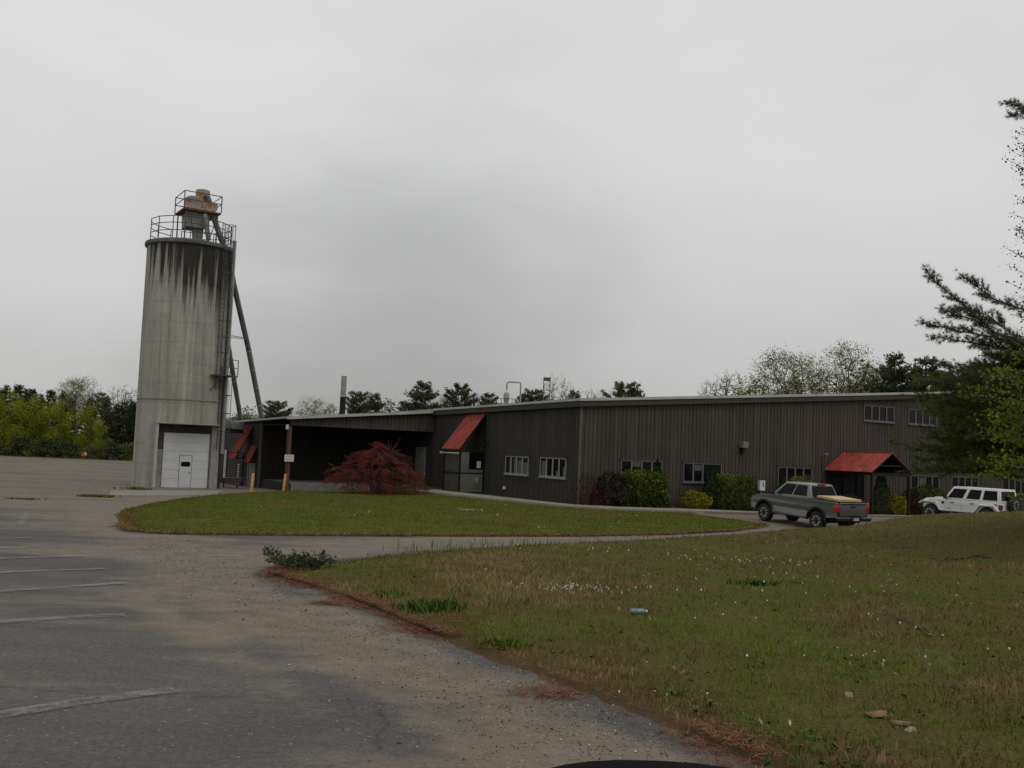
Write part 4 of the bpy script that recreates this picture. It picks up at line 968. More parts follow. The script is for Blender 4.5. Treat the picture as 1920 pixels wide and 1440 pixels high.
# grey conveyor housing bridging silo and factory
a = atY(414, 795, 72.5); c = atY(449, 795, 80)
cv = empty('conveyor_housing', tuple(a), 0, 'grey ribbed conveyor housing bridging the silo and the factory', 'conveyor')
mb = MB(); d = Vector(c-a); d.z = 0; mb.bar(Vector((0, 0, .0)), d, .8, .55); mb.build('casing', m_steel, cv)
for f in np.linspace(.1, .95, 6): mb = MB(); mb.bar(d*f-d.normalized()*.03, d*f+d.normalized()*.03, .86, .6); mb.build('rib', M('pipe_grey', ()), cv)
mb = MB(); mb.bar(Vector((0, 0, -.45)), d+Vector((0, 0, -.45)), .7, .3); mb.build('underframe', m_black, cv)
# steel landing with posts between silo and factory
p = atY(416, 895, 73); lz = p[2]
ld = empty('access_landing', (p[0], p[1], 0), 0, 'small dark steel landing on posts between silo and factory', 'platform')
mb = MB(); mb.box(0, 1.55, -.5, .9, lz-.28, lz); mb.build('deck', M('landing_rust', (.06, .045, .038), .8, scale=3, var=.3), ld)
for x_ in (.3, 1.3): mb = MB(); mb.bar((x_, -.45, -1.3), (x_, -.45, lz-.28), .08); mb.build('leg', m_black, ld)
mb = MB()
for x_ in (.08, .85, 1.5): mb.bar((x_, .8, lz), (x_, .8, lz+2.2), .05)
mb.bar((.05, .8, lz+1.9), (1.5, .8, lz+1.9), .05); mb.build('guard_rail', m_black, ld)
mb = MB(); mb.bar((.28, -.4, lz+.01), (.28, -.4, lz+2.1), .2, .1); mb.build('white_post', m_white, ld)
# ================================================================== vehicles (x forward, y left, z up, origin under the rear axle)
m_tyre = M('tyre', (.016, .016, .016), .85, scale=8, var=.2)
m_rimk = M('rim_black', (.02, .02, .021), .4, scale=4)
m_rims = M('rim_silver', (.45, .45, .44), .35, .6, scale=4, var=.08)
m_plastic = M('trim_plastic', (.018, .018, .018), .7, scale=5, var=.2, spec=.25)
m_grey = M('truck_grey_paint', (.140, .143, .146), .3, .45, scale=.8, var=.04, coat=.6)
m_jeep = M('white_car_paint', (.66, .66, .65), .35, scale=.8, var=.03, coat=.4)
m_tail = M('tail_lamp_red', (.36, .018, .016), .2, scale=3, var=.15)
m_glassc = M('car_glass', (.005, .0055, .0055), .08, scale=1, spec=.1)
m_chrome = M('chrome', (.5, .5, .5), .2, .9, scale=3, var=.05)
def arc(cx, cz, r, a0, a1, n=12): return [(cx+r*math.cos(a), cz+r*math.sin(a)) for a in np.linspace(rad(a0), rad(a1), n)]
def wheel(parent, x, y, r, w, side, spare=False):
    w_ = part_empty('wheel', parent, (x, y, r))
    s = side
    ty = MB(); k = r-.245
    pr = [(r-.17, -w/2), (r-.06, -w/2-.005), (r-.015, -w/2+.03), (r, -w/2+.07), (r, w/2-.07), (r-.015, w/2-.03), (r-.06, w/2+.005), (r-.17, w/2)]
    ty.lathe(pr, 32, axis='y', caps=False)
    for k_ in range(28):       # tread lugs
        a = 2*math.pi*k_/28; c, q = math.cos(a), math.sin(a)
        for yy in (-w*.3, w*.3):
            ty.bar((c*(r-.01), yy-.05, q*(r-.01)), (c*(r-.01), yy+.05, q*(r-.01)), .022, .05)
    ty.build('tyre', m_tyre, w_, smooth=True)
    rm = MB(); rm.lathe([(.0, -w/2+.03), (r-.17, -w/2+.03), (r-.165, -w/2+.0), (r-.165, w/2), (r-.17, w/2-.03), (.0, w/2-.03)], 28, axis='y', caps=False); rm.build('rim', m_rimk, w_, smooth=True)
    sp = MB(); yo = s*(w/2-.028)
    for k_ in range(8):
        a = 2*math.pi*k_/8+.2; R0, R1 = r*.36, r*.585; da = .27
        P = [(R0*math.cos(a-da*.3), R0*math.sin(a-da*.3)), (R1*math.cos(a-da), R1*math.sin(a-da)), (R1*math.cos(a+da), R1*math.sin(a+da)), (R0*math.cos(a+da*.3), R0*math.sin(a+da*.3))]
        sp.extr(P, yo, yo+s*.02)
    sp.build('spoke_ring', m_rims, w_)
    hb = MB(); hb.lathe([(.055, -.02+s*(w/2-.03)), (.05, s*(w/2))][::1], 12, axis='y'); hb.build('hub_cap', m_plastic, w_)
    return w_
def face_slab(mb, a, b, c, d, u0, u1, v0, v1, th=.008, r=.0):
    """slab on the quad a-b-c-d (a,b bottom; d,c top), given in its own 0..1 coordinates"""
    a, b, c, d = map(Vector, (a, b, c, d)); n = (b-a).cross(d-a).normalized()
    P = lambda u, v: a.lerp(b, u).lerp(d.lerp(c, u), v)
    q = [P(u0, v0), P(u1, v0), P(u1, v1), P(u0, v1)]
    return mb.hexa([p+n*.002 for p in q], [p+n*th for p in q])
def vehicle_matrix(o, z, h, pitch):
    ang = math.atan2(h[1], h[0]); return Matrix.Translation((o[0], o[1], z)) @ Matrix.Rotation(ang, 4, 'Z') @ Matrix.Rotation(-pitch, 4, 'Y')
def shape_sides(o, prof, ymin=.69):
    """cut the flat flanks into bands and give them the curve of a car side"""
    bm = bmesh.new(); bm.from_mesh(o.data)
    for z, _ in prof[1:-1]: bmesh.ops.bisect_plane(bm, geom=bm.verts[:]+bm.edges[:]+bm.faces[:], plane_co=(0, 0, z), plane_no=(0, 0, 1))
    zs = [p[0] for p in prof]; ds = [p[1] for p in prof]
    for v in bm.verts:
        if abs(v.co.y) > ymin: v.co.y += math.copysign(float(np.interp(v.co.z, zs, ds)), v.co.y)
    bm.to_mesh(o.data); bm.free(); o.data.polygons.foreach_set('use_smooth', [True]*len(o.data.polygons))
    try: o.data.set_sharp_from_angle(angle=rad(25))
    except Exception: pass
# ---- pickup
h = np.array([-.462, .887]); o = np.array([14.43, 42.91])
tk = empty('pickup_truck', mat=vehicle_matrix(o, .116, h, .04), label='dark grey crew cab pickup truck with boards lying across its bed', cat='truck')
side = [(-1.10, .66), (-1.16, .95), (-1.15, 1.28), (-1.10, 1.315), (.44, 1.345), (.52, 1.325), (2.85, 1.27), (3.05, 1.245), (3.75, 1.19), (4.08, 1.12), (4.2, 1.0), (4.24, .75), (4.15, .56), (3.88, .54)]+arc(3.3, .43, .53, 12, 168)+[(2.72, .47), (.56, .47)]+arc(0, .43, .53, 10, 165)+[(-.6, .6)]
mb = MB(); mb.extr(side, .86, .95); mb.extr(side, -.95, -.86)
mb.extr([(.44, .965), (4.19, .965), (4.19, 1.0), (4.05, 1.14), (3.7, 1.225), (3.05, 1.275), (2.85, 1.285), (.44, 1.33)], -.859, .859)
mb.box(-1.08, .435, -.859, .859, .93, .96); mb.box(4.10, 4.22, -.859, .859, .56, .963)
body = mb.build('body', m_grey, tk, smooth=True, bev=.012); shape_sides(body, [(.45, -.055), (.62, -.03), (.80, .0), (.92, .012), (1.08, .0), (1.2, -.02), (1.33, -.045)])
mb = MB(); mb.box(-1.0, 4.0, -.62, .62, .42, .92); mb.box(-1.05, 4.05, -.85, .85, .94, .955) ; mb.tube([(-1.0, .3, .45), (-1.3, .3, .45)], .045, 8); mb.tube([(0, -.7, .42), (0, .7, .42)], .12, 8); mb.tube([(3.3, -.7, .42), (3.3, .7, .42)], .1, 8); mb.build('underbody', m_plastic, tk)
mb = MB(); mb.box(-1.175, -1.11, -.80, .80, .74, 1.30); tg = mb.build('tailgate', m_grey, tk, bev=.015, smooth=True)
mb = MB(); mb.box(-1.205, -1.178, -.74, .74, 1.215, 1.275); mb.box(-1.20, -1.177, -.15, .15, 1.11, 1.17); mb.build('gate_trim', m_plastic, tg, bev=.004)
mb = MB(); mb.box(-1.183, -1.177, -.10, .10, .99, 1.05); mb.build('badge', m_chrome, tg); mb = MB(); mb.box(-1.183, -1.177, -.52, -.40, 1.12, 1.16); mb.build('badge', m_chrome, tg)
mb = MB()
for s in (-1, 1): mb.box(-1.18, -.93, min(s*.80, s*.972), max(s*.80, s*.972), .88, 1.22)
mb.v = mb.v[:8]; mb.f = mb.f[:6]; mb.m = mb.m[:6]; mb.build('tail_light', m_tail, tk, bev=.03, smooth=True)
mb = MB(); mb.box(-1.18, -.93, .80, .972, .88, 1.22); mb.build('tail_light', m_tail, tk, bev=.03, smooth=True)
mb = MB(); mb.box(-1.36, -1.12, -.93, .93, .53, .70); bp_ = mb.build('rear_bumper', m_plastic, tk, bev=.025, smooth=True)
mb = MB(); mb.box(-1.375, -1.1, .38, .955, .63, .705); mb.box(-1.375, -1.1, -.955, -.38, .63, .705); mb.build('bumper_trim', M('dark_chrome', (.20, .20, .20), .3, .7, scale=3), bp_, bev=.01)
mb = MB(); mb.box(-1.372, -1.361, -.16, .16, .55, .69); mb.build('licence_plate', M('plate_grey', (.33, .36, .34), .5, scale=8), bp_)
cb = [(.46, .86, 1.325), (3.02, .86, 1.26), (2.20, .68, 1.95), (.72, .68, 1.955)]
L4 = [Vector(p) for p in cb]; R4 = [Vector((p[0], -p[1], p[2])) for p in cb]
mb = MB(); mb.hexa([L4[0], R4[0], R4[1], L4[1]], [L4[3], R4[3], R4[2], L4[2]]); 
roof = mb.build('cab_roof', m_grey, tk, bev=.07, smooth=True)
for a, b, c, d in ((L4[0], L4[1], L4[2], L4[3]), (R4[1], R4[0], R4[3], R4[2])):
    ua = (lambda u: 1-u) if a is R4[1] else (lambda u: u)
    for u0, u1 in ((.10, .46), (.50, .90)):
        v = sorted((ua(u0), ua(u1))); mb = MB(); face_slab(mb, b, a, d, c, 1-v[1], 1-v[0], .14, .86); mb.build('side_window', m_glassc, roof)
mb = MB(); face_slab(mb, R4[0], L4[0], L4[3], R4[3], .06, .94, .12, .86, -.012); mb.build('rear_window', m_glassc, roof)
mb = MB(); face_slab(mb, L4[1], R4[1], R4[2], L4[2], .05, .95, .08, .92, -.012); mb.build('windscreen', m_glassc, roof)
mb = MB(); mb.box(.66, .74, -.22, .22, 1.925, 1.965); mb.build('brake_light', m_tail, roof)
for s in (-1, 1):
    mb = MB(); mb.hexa([(-1.1, s*.905-.05, 1.312), (.44, s*.905-.05, 1.342), (.44, s*.905+.05, 1.342), (-1.1, s*.905+.05, 1.312)], [(-1.1, s*.905-.05, 1.332), (.44, s*.905-.05, 1.362), (.44, s*.905+.05, 1.362), (-1.1, s*.905+.05, 1.332)]); mb.build('bed_rail', m_plastic, tk)
mb = MB()
for x in (.60, 1.66, 2.78): mb.box(x, x+.014, .9505, .9535, .55, 1.28)
mb.box(.56, 2.72, .9505, .96, .455, .53); mb.build('door_seam', m_plastic, body)
mb = MB(); mb.box(.58, 2.70, .86, .957, .43, .60); mb.build('sill_shade_strip', m_plastic, tk, bev=.01)  # dark strip added for the shade low along the truck side
for x in (.80, 1.84):
    mb = MB(); mb.box(x, x+.2, .952, .985, 1.10, 1.14); mb.build('door_handle', m_grey, tk, bev=.008)
mb = MB(); mb.box(2.62, 2.76, .97, 1.16, 1.30, 1.47); mb.box(2.66, 2.72, .9, 1.0, 1.30, 1.34); mb.build('wing_mirror', m_plastic, tk, bev=.02, smooth=True)
for cx in (0, 3.3):
    for s in (-1, 1):
        mb = MB(); P = arc(cx, .43, .60, -2, 182, 16)+arc(cx, .43, .51, 182, -2, 16); y = sorted((s*.93, s*1.0)); mb.extr(P, *y); mb.build('wheel_flare', m_plastic, tk, smooth=True)
    for s in (-1, 1): wheel(tk, cx, s*.85, .41, .26, s)
mb = MB(); mb.box(.46, .52, -.78, .78, .96, 1.3); mb.box(4.2, 4.26, -.75, .75, .72, 1.02); mb.build('grille', m_plastic, tk)
# boards across the bed
lm = empty('lumber_stack', mat=tk.matrix_world @ Matrix.Translation((-.3, -.03, 1.366)) @ Matrix.Rotation(rad(-2), 4, 'Y') @ Matrix.Rotation(rad(-4), 4, 'Z'), label='stack of pale new boards lying on the bed of the grey pickup', cat='lumber')
m_wood = M('fresh_wood', (.52, .36, .19), .7, scale=2, stretch=(1, 8, 8), var=.14)
for k in range(2):
    mb = MB(); mb.box(-.70+.02*k, .66-.01*k, -.66, .66, .001+.05*k, .047+.05*k); mb.build('board', m_wood, lm, bev=.004)
# ---- white off-road car
h = np.array([-.545, .838]); o = np.array([24.1, 47.6])
jp = empty('offroad_car', mat=vehicle_matrix(o, .32, h, .0), label='white boxy off-road car with spare wheel parked at the grass crest', cat='car')
side = [(-.60, .62), (-.66, .9), (-.66, 1.10), (-.63, 1.15), (2.28, 1.17), (2.34, 1.19), (3.40, 1.12), (3.44, .98), (3.44, .66), (3.40, .62)]+arc(3.0, .45, .45, 22, 158, 10)+[(2.50, .58), (.55, .58)]+arc(0, .45, .47, 16, 160, 10)
mb = MB(); mb.extr(side, .70, .78); mb.extr(side, -.78, -.70); mb.extr([(-.655, .92), (3.43, .92), (3.42, 1.08), (3.3, 1.17), (2.3, 1.24), (2.2, 1.2), (-.655, 1.14)], -.699, .699); mb.box(-.66, -.60, -.70, .70, .62, .918)
jb = mb.build('body', m_jeep, jp, smooth=True, bev=.012); shape_sides(jb, [(.55, -.02), (.7, .0), (1.0, .0), (1.17, -.012)])
mb = MB(); mb.box(2.36, 2.5, -.45, .45, 1.235, 1.255); mb.box(2.55, 3.1, -.3, .3, 1.19, 1.235); mb.build('hood_scoop', m_jeep, jb, bev=.01)
mb = MB()
for s in (-1, 1): mb.box(2.45, 3.15, min(s*.783, s*.786), max(s*.783, s*.786), 1.06, 1.11)
mb.build('hood_decal', m_plastic, jb)
mb = MB(); mb.box(-.5, 3.3, -.5, .5, .48, .9); mb.box(-.60, 3.42, -.69, .69, .88, .915); mb.tube([(0, -.7, .43), (0, .7, .43)], .11, 8); mb.tube([(3, -.7, .43), (3, .7, .43)], .1, 8); mb.box(.6, 2.45, .66, .80, .47, .57); mb.box(.6, 2.45, -.80, -.66, .47, .57); mb.build('underbody', m_plastic, jp)
cb = [(-.64, .775, 1.15), (2.30, .775, 1.18), (1.80, .70, 1.83), (-.58, .70, 1.80)]
L4 = [Vector(p) for p in cb]; R4 = [Vector((p[0], -p[1], p[2])) for p in cb]
mb = MB(); mb.hexa([L4[0], R4[0], R4[1], L4[1]], [L4[3], R4[3], R4[2], L4[2]]); jr = mb.build('hard_top', m_jeep, jp, bev=.035, smooth=True)
for a, b, c, d, sgn in ((L4[0], L4[1], L4[2], L4[3], 1), (R4[0], R4[1], R4[2], R4[3], -1)):
    for u0, u1 in ((.045, .30), (.36, .60), (.67, .945)): mb = MB(); face_slab(mb, a, b, c, d, u0, u1, .13, .84, -.014*sgn); mb.build('side_window', m_glassc, jr)
mb = MB(); face_slab(mb, R4[0], L4[0], L4[3], R4[3], .1, .9, .16, .84, -.014); mb.build('rear_window', m_glassc, jr)
mb = MB(); face_slab(mb, L4[1], R4[1], R4[2], L4[2], .05, .95, .08, .92, -.014); mb.build('windscreen', m_glassc, jr)
for s in (-1, 1):
    y = sorted((s*.70, s*.95))
    for P in ([(2.36, .60), (2.62, 1.03), (3.42, 1.05), (3.62, .90), (3.60, .86), (3.40, .99), (2.68, .97), (2.46, .60)], [(-.66, .74), (-.44, 1.02), (.36, 1.02), (.66, .58), (.57, .58), (.32, .95), (-.40, .95), (-.60, .70)]):
        mb = MB(); mb.extr(P, *y); mb.build('fender', m_jeep, jp, bev=.01, smooth=True)
    for cx in (0, 3.0): wheel(jp, cx, s*.80, .42, .26, s)
    mb = MB(); y = sorted((s*.60, s*.80)); mb.box(-.70, -.575, y[0], y[1], .80, 1.04); mb.build('tail_light', M('tail_lamp_dark', (.10, .018, .016), .25), jp, bev=.015)
sw = wheel(jp, -.86, -.12, .41, .26, -1); sw.name = 'spare_wheel'; sw.rotation_euler = (0, 0, rad(-90)); sw.location = (-.84, -.12, 1.06)
for x in (.95, 1.95-.9+.95):
    mb = MB(); mb.box(x-.62+.35, x-.62+.55, .782, .812, 1.0, 1.035); mb.build('door_handle', m_plastic, jp)
mb = MB()
for x in (.56, 1.34, 2.22): mb.box(x, x+.012, .7802, .783, .62, 1.15)
mb.build('door_seam', M('seam_grey', (.22, .22, .22), .7), jb)
mb = MB(); mb.lathe([(.08, .781), (.08, .80), (.05, .805)], 14, (-.42, 0, 1.0), 'y'); mb.build('fuel_cap', m_plastic, jp)
mb = MB(); mb.box(2.06, 2.18, .86, 1.02, 1.2, 1.36); mb.box(2.08, 2.15, .76, .9, 1.2, 1.24); mb.build('wing_mirror', m_plastic, jp, bev=.015)
mb = MB(); mb.box(-.84, -.66, -.78, .78, .58, .76); mb.box(3.46, 3.66, -.8, .8, .56, .74); mb.build('bumper', m_plastic, jp, bev=.02)
mb = MB(); mb.box(3.441, 3.47, -.55, .55, .76, 1.06); mb.build('grille', m_plastic, jp)
mb = MB(); mb.box(1.9, 2.15, .7805, .784, .70, .735); mb.build('badge', m_plastic, jp)
mb = MB(); mb.box(2.28, 2.42, .781, .785, .92, 1.06); mb.build('side_vent', m_plastic, jp)

# ---- the door mirror of the car the picture was taken from: it pokes into the bottom of the view
c0 = atY(1245, 1495, .8)
cd = empty('car_door', tuple(c0), 0, 'black rounded car door mirror at the bottom edge of the view', 'car door')
mb = MB(); N_ = 40
def sup(a, rx, rz, e=.62): return (rx*math.copysign(abs(math.cos(a))**e, math.cos(a)), rz*math.copysign(abs(math.sin(a))**e, math.sin(a)))
rings = []
for y, k in ((-.01, 1.0), (.0, 1.03), (.05, .98), (.09, .8), (.11, .4)):
    rings.append([(p[0]*k, y, p[1]*k) for p in (sup(a, .150, .075, .8) for a in np.linspace(0, 2*math.pi, N_, endpoint=False))])
for rg in rings: mb.v += rg
for i in range(len(rings)-1):
    for k in range(N_): mb.f.append((i*N_+k, i*N_+(k+1) % N_, (i+1)*N_+(k+1) % N_, (i+1)*N_+k)); mb.m.append(0)
mb.f.append(tuple(range((len(rings)-1)*N_, len(rings)*N_))); mb.m.append(0)
mb.v = [(x, y, z-.06) for x, y, z in mb.v]
mb.build('mirror_housing', M('mirror_black', (.006, .006, .006), .9, scale=3, spec=.05), cd, smooth=True)
mb = MB(); mb.extr([(p[0]*.93, p[1]*.9-.06) for p in (sup(a, .150, .075, .8) for a in np.linspace(0, 2*math.pi, N_, endpoint=False))], -.008, .0); mb.build('mirror_glass', M('mirror', (.75, .75, .75), .08, 1.0, scale=1, var=.02), cd)
mb = MB(); mb.box(.05, .40, .02, .08, -.20, -.12); mb.build('mirror_arm', m_plastic, cd, bev=.01)
mb = MB(); mb.box(.38, .46, -.75, .35, -1.0, -.14); mb.build('door_panel', m_grey, cd, bev=.02)
# ================================================================== vegetation
def leafquads(P, size, r, asp=.6):
    n = len(P); a = r.normal(0, 1, (n, 3)); a /= np.linalg.norm(a, axis=1)[:, None]+1e-9
    b = r.normal(0, 1, (n, 3)); b -= a*(a*b).sum(1)[:, None]; b /= np.linalg.norm(b, axis=1)[:, None]+1e-9
    s = (size*r.uniform(.6, 1.4, n))[:, None]
    V = np.stack([P-a*s*.5, P+b*s*asp*.5+a*s*.05, P+a*s*.5, P-b*s*asp*.5+a*s*.05], 1)
    return V.reshape(-1, 3), np.arange(4*n).reshape(n, 4)
def needles(P, D, L, w, k, r, spread=.75):
    """k thin needles (triangles) fanning from each tuft point P along D"""
    n = len(P); P = np.repeat(P, k, 0); D = np.repeat(D, k, 0)
    d = D+r.normal(0, spread, (n*k, 3)); d /= np.linalg.norm(d, axis=1)[:, None]+1e-9
    q = np.cross(d, r.normal(0, 1, (n*k, 3))); q /= np.linalg.norm(q, axis=1)[:, None]+1e-9
    l = (L*r.uniform(.65, 1.2, n*k))[:, None]
    V = np.stack([P-q*w, P+q*w, P+d*l], 1); return V.reshape(-1, 3), np.arange(3*n*k).reshape(-1, 3)
def clump_tint(P, r, sc_, amp=.9, jit=.13):
    n = vnoise(P[:, 0]*sc_+P[:, 2]*.7*sc_+40, P[:, 1]*sc_+P[:, 2]*sc_+40, 77, 2)
    return np.clip(.5+amp*(n-.5)*1.6+r.normal(0, jit, len(P)), 0, 1)
C_PINE = [(0, (.045, .060, .034)), (.5, (.080, .102, .052)), (1, (.13, .152, .07))]
C_SPRING = [(0, (.12, .14, .013)), (.5, (.21, .235, .016)), (1, (.28, .30, .026))]
C_BUD = [(0, (.11, .10, .045)), (.5, (.175, .18, .07)), (1, (.25, .26, .10))]
C_OLIVE = [(0, (.06, .065, .026)), (.5, (.105, .11, .038)), (1, (.155, .155, .055))]
C_DARKG = [(0, (.028, .040, .018)), (.5, (.050, .068, .026)), (1, (.08, .10, .034))]
mt_pine = leafmat('pine_needle', C_PINE); mt_spring = leafmat('spring_leaf', C_SPRING, trans=.38); mt_bud = leafmat('bud_leaf', C_BUD, trans=.2); mt_olive = leafmat('olive_leaf', C_OLIVE, trans=.2); mt_darkg = leafmat('evergreen_leaf', C_DARKG)
m_bark = M('bark', (.055, .045, .037), .95, scale=4, stretch=(1, 1, .3), var=.3, bmp=.5)
m_barkg = M('bark_grey', (.10, .092, .082), .95, scale=4, stretch=(1, 1, .3), var=.25, bmp=.4)

def grow(r, p, d, L, rad_, lev, segs, tips, ang=.62, up=.12, nch=(3, 5)):
    pts = [p]; n = 4; q = p.copy(); dd = d.copy()
    for i in range(n):
        dd = dd+r.normal(0, .11, 3)+np.array([0, 0, up*.35]); dd /= np.linalg.norm(dd); q = q+dd*L/n; pts.append(q.copy())
    rs = [rad_*(1-.55*i/n) for i in range(n+1)]; segs.append((pts, rs, lev))
    if lev == 0: tips += [(pts[k], dd) for k in (2, 3, 4)]; return
    for k in range(r.integers(*nch)):
        f = r.uniform(.35, 1.0); i = min(n-1, int(f*n)); b = pts[i]+(pts[i+1]-pts[i])*(f*n-i)
        a = r.uniform(0, 2*np.pi); o = np.cross(dd, [math.cos(a), math.sin(a), .3]); o /= np.linalg.norm(o)+1e-9
        nd = dd*math.cos(ang)+o*math.sin(ang)+np.array([0, 0, up]); nd /= np.linalg.norm(nd)
        grow(r, b, nd, L*r.uniform(.5, .78), rad_*.5*(1.1-f*.4), lev-1, segs, tips, ang, up, nch)
    grow(r, pts[-1], dd, L*.62, rs[-1], lev-1, segs, tips, ang, up, nch)
def tubes(segs, n0=6, minr=.012):
    mb = MB()
    for pts, rs, lev in segs: mb.tube(pts, [max(minr, x) for x in rs], n0 if lev > 1 else 4 if lev else 3, caps=False)
    return mb
def make_decid(name, h, R, seed, npts, leaf_n, leaf_size, mat, bark=m_barkg, z0=.33, minr=.02, spread=.25, fork=.45, flat=.9):
    """spreading crown: points through a rounded crown, joined back to the trunk by repeated splitting"""
    r = np.random.default_rng(seed); d = r.normal(0, 1, (npts, 3)); d /= np.linalg.norm(d, axis=1)[:, None]; q = r.random(npts)**.42
    lump = .78+.44*vnoise(d[:, 0]*2+20, d[:, 1]*2+d[:, 2]*1.7+20, seed, 2)
    P = d*(q*lump)[:, None]*np.array([R, R, h*(1-z0)*.5])+np.array([0, 0, h*(1+z0)*.5]); P = P[P[:, 2] > h*z0*.9]
    segs = []
    def split(p, pts, rr, lev):
        if len(pts) <= 2:
            for q_ in pts: m_ = (p+q_)/2+r.normal(0, .06, 3); segs.append(([p, m_, q_], [max(minr, rr), max(minr, rr*.8), minr*.6], 0))
            return
        k = 2 if len(pts) < 40 or r.random() < .6 else 3
        c = pts[r.choice(len(pts), k, False)]
        for _ in range(4):
            a = ((pts[:, None]-c[None])**2).sum(2).argmin(1); c = np.array([pts[a == t].mean(0) if (a == t).any() else c[t] for t in range(k)])
        for t in range(k):
            g = pts[a == t]
            if not len(g): continue
            e_ = p+(c[t]-p)*r.uniform(fork-.1, fork+.1)+r.normal(0, .05, 3); r2 = rr*(len(g)/len(pts))**.42; m_ = (p+e_)/2+r.normal(0, .05, 3)
            segs.append(([p, m_, e_], [rr, (rr+r2)/2, r2], 2 if len(g) > 30 else 1)); split(e_, g, r2, lev+1)
    top = np.array([.1, .05, h*z0*.75]); segs.append(([np.zeros(3), top*.5, top], [h*.022, h*.018, h*.016], 2)); split(top, P, h*.012, 0)
    e = empty(name); tubes(segs, 6, minr*.5).build('trunk', bark, e, smooth=True, fixn=False)
    if leaf_n:
        i = r.integers(0, len(P), leaf_n); L = P[i]+r.normal(0, spread, (leaf_n, 3)); V, F = leafquads(L, leaf_size, r, .8); npmesh('crown', V, F, mat, e, {'tint': np.repeat(clump_tint(L, r, .6), 4)})
    e['h'] = float(np.percentile(P[:, 2], 98)); return e
def make_pine(name, h, R, seed, mat=mt_pine, z0=.22, nw=17, tuft=.30, dens=1., conic=1.0, k=7):
    r = np.random.default_rng(seed); e = empty(name); segs = [([np.array([0, 0, z]) for z in np.linspace(0, h*.97, 6)], list(np.linspace(h*.018, .03, 6)), 2)]; P = []; D = []
    for w in range(nw):
        f = (w+r.uniform(-.3, .3))/nw; f = min(max(f, 0), .98); z = h*(z0+(1-z0)*f)
        prof = (1-f)**(.62*conic)*(.55+.45*min(1, f/.25)); nb = r.integers(4, 7); a0 = r.uniform(0, 6.28)
        for b in range(nb):
            a = a0+6.283*b/nb+r.normal(0, .3); L = R*prof*r.uniform(.55, 1.15)+.15
            u = np.array([math.cos(a), math.sin(a), r.uniform(.02, .35)+.35*f]); pts = [np.array([0, 0, z])+u*L*t+np.array([0, 0, .12*L*t*t]) for t in (0, .35, .7, 1)]
            segs.append((pts, [.05*h/12, .035*h/12, .025, .015], 0))
            m_ = max(4, int(L*9*dens)); t = r.uniform(.25, 1.03, m_)[:, None]
            pp = np.array([0, 0, z])+u*L*t+np.array([0, 0, 1])*(.12*L*t*t); sd_ = np.cross(u, [0, 0, 1]); sd_ /= np.linalg.norm(sd_)
            pp = pp+sd_*r.normal(0, .22*L*.75, (m_, 1))*(1.15-t)+r.normal(0, .13, (m_, 3)); P.append(pp); D.append(np.tile(u+np.array([0, 0, .35]), (m_, 1)))
    tubes(segs, 6, .012).build('trunk', m_bark, e, smooth=True, fixn=False)
    P = np.concatenate(P); D = np.concatenate(D); V, F = needles(P, D, tuft, tuft*.13, k, r, .8)
    npmesh('crown', V, F, mat, e, {'tint': np.repeat(clump_tint(P, r, .9), 3*k)}); e['h'] = h; return e
def make_bushytree(name, h, R, seed, mat, leaf=.19, n=3200, z0=.05):
    r = np.random.default_rng(seed); e = empty(name); segs = []; P = []
    segs.append(([np.array([0, 0, 0]), np.array([.05, 0, h*.5]), np.array([0, .1, h*.93])], [.09, .06, .02], 2))
    nc = 26
    for c in range(nc):
        f = r.random(); z = h*(z0+(1-z0)*f); pr = R*(1-f**2.2)**.5*(.6+.4*min(1, f/.2)); a = r.uniform(0, 6.28); q = pr*r.uniform(.3, .95)
        cpt = np.array([q*math.cos(a), q*math.sin(a), z]); segs.append(([np.array([0, 0, z*.75]), cpt*.6+np.array([0, 0, z*.35]), cpt], [.035, .025, .012], 0))
        m_ = n//nc; P.append(cpt+r.normal(0, 1, (m_, 3))*np.array([.42, .42, .55])*R*.42)
    tubes(segs, 5, .015).build('trunk', m_barkg, e, smooth=True, fixn=False)
    P = np.concatenate(P); P = P[P[:, 2] > .05]; V, F = leafquads(P, leaf, r, .8); npmesh('crown', V, F, mat, e, {'tint': np.repeat(clump_tint(P, r, .8), 4)}); e['h'] = h; return e
used = {}
def place(proto, px, topy, Y, label, cat='tree', group=None, wide=1., rz=None, dz=0.):
    P = atY(px, topy, Y); z = float(T(P[0], Y))+dz; k = (P[2]-z)/proto['h']
    if used.get(proto.name): o = copy_tree(proto)
    else: o = proto; used[proto.name] = 1
    o.location = (P[0], Y, z); o.scale = (k*wide, k*wide, k); o.rotation_euler = (0, 0, rz if rz is not None else random.uniform(0, 6.28))
    for q in ('label', 'category', 'group'):
        if q in o: del o[q]
    return tag(o, label, cat, group)
pines = [make_pine('pine_tree', 12, 3.0, 101, tuft=.27, dens=4.6), make_pine('pine_tree', 12, 3.3, 102, z0=.3, nw=13, tuft=.28, dens=4.8, conic=.7), make_pine('pine_tree', 12, 2.6, 103, z0=.2, nw=15, tuft=.27, dens=4.6)]
firs = [make_pine('conifer_tree', 12, 2.3, 111, z0=.08, nw=20, tuft=.28, dens=4, conic=1.5, mat=mt_darkg), make_pine('conifer_tree', 12, 2.7, 112, z0=.1, nw=18, tuft=.28, dens=4, conic=1.3, mat=mt_darkg)]
bares = [make_decid('bare_tree', 12, 3.0, 121, 800, 1500, .09, mt_bud, minr=.013, spread=.15), make_decid('bare_tree', 12, 2.6, 122, 700, 500, .08, mt_bud, minr=.013, spread=.15)]
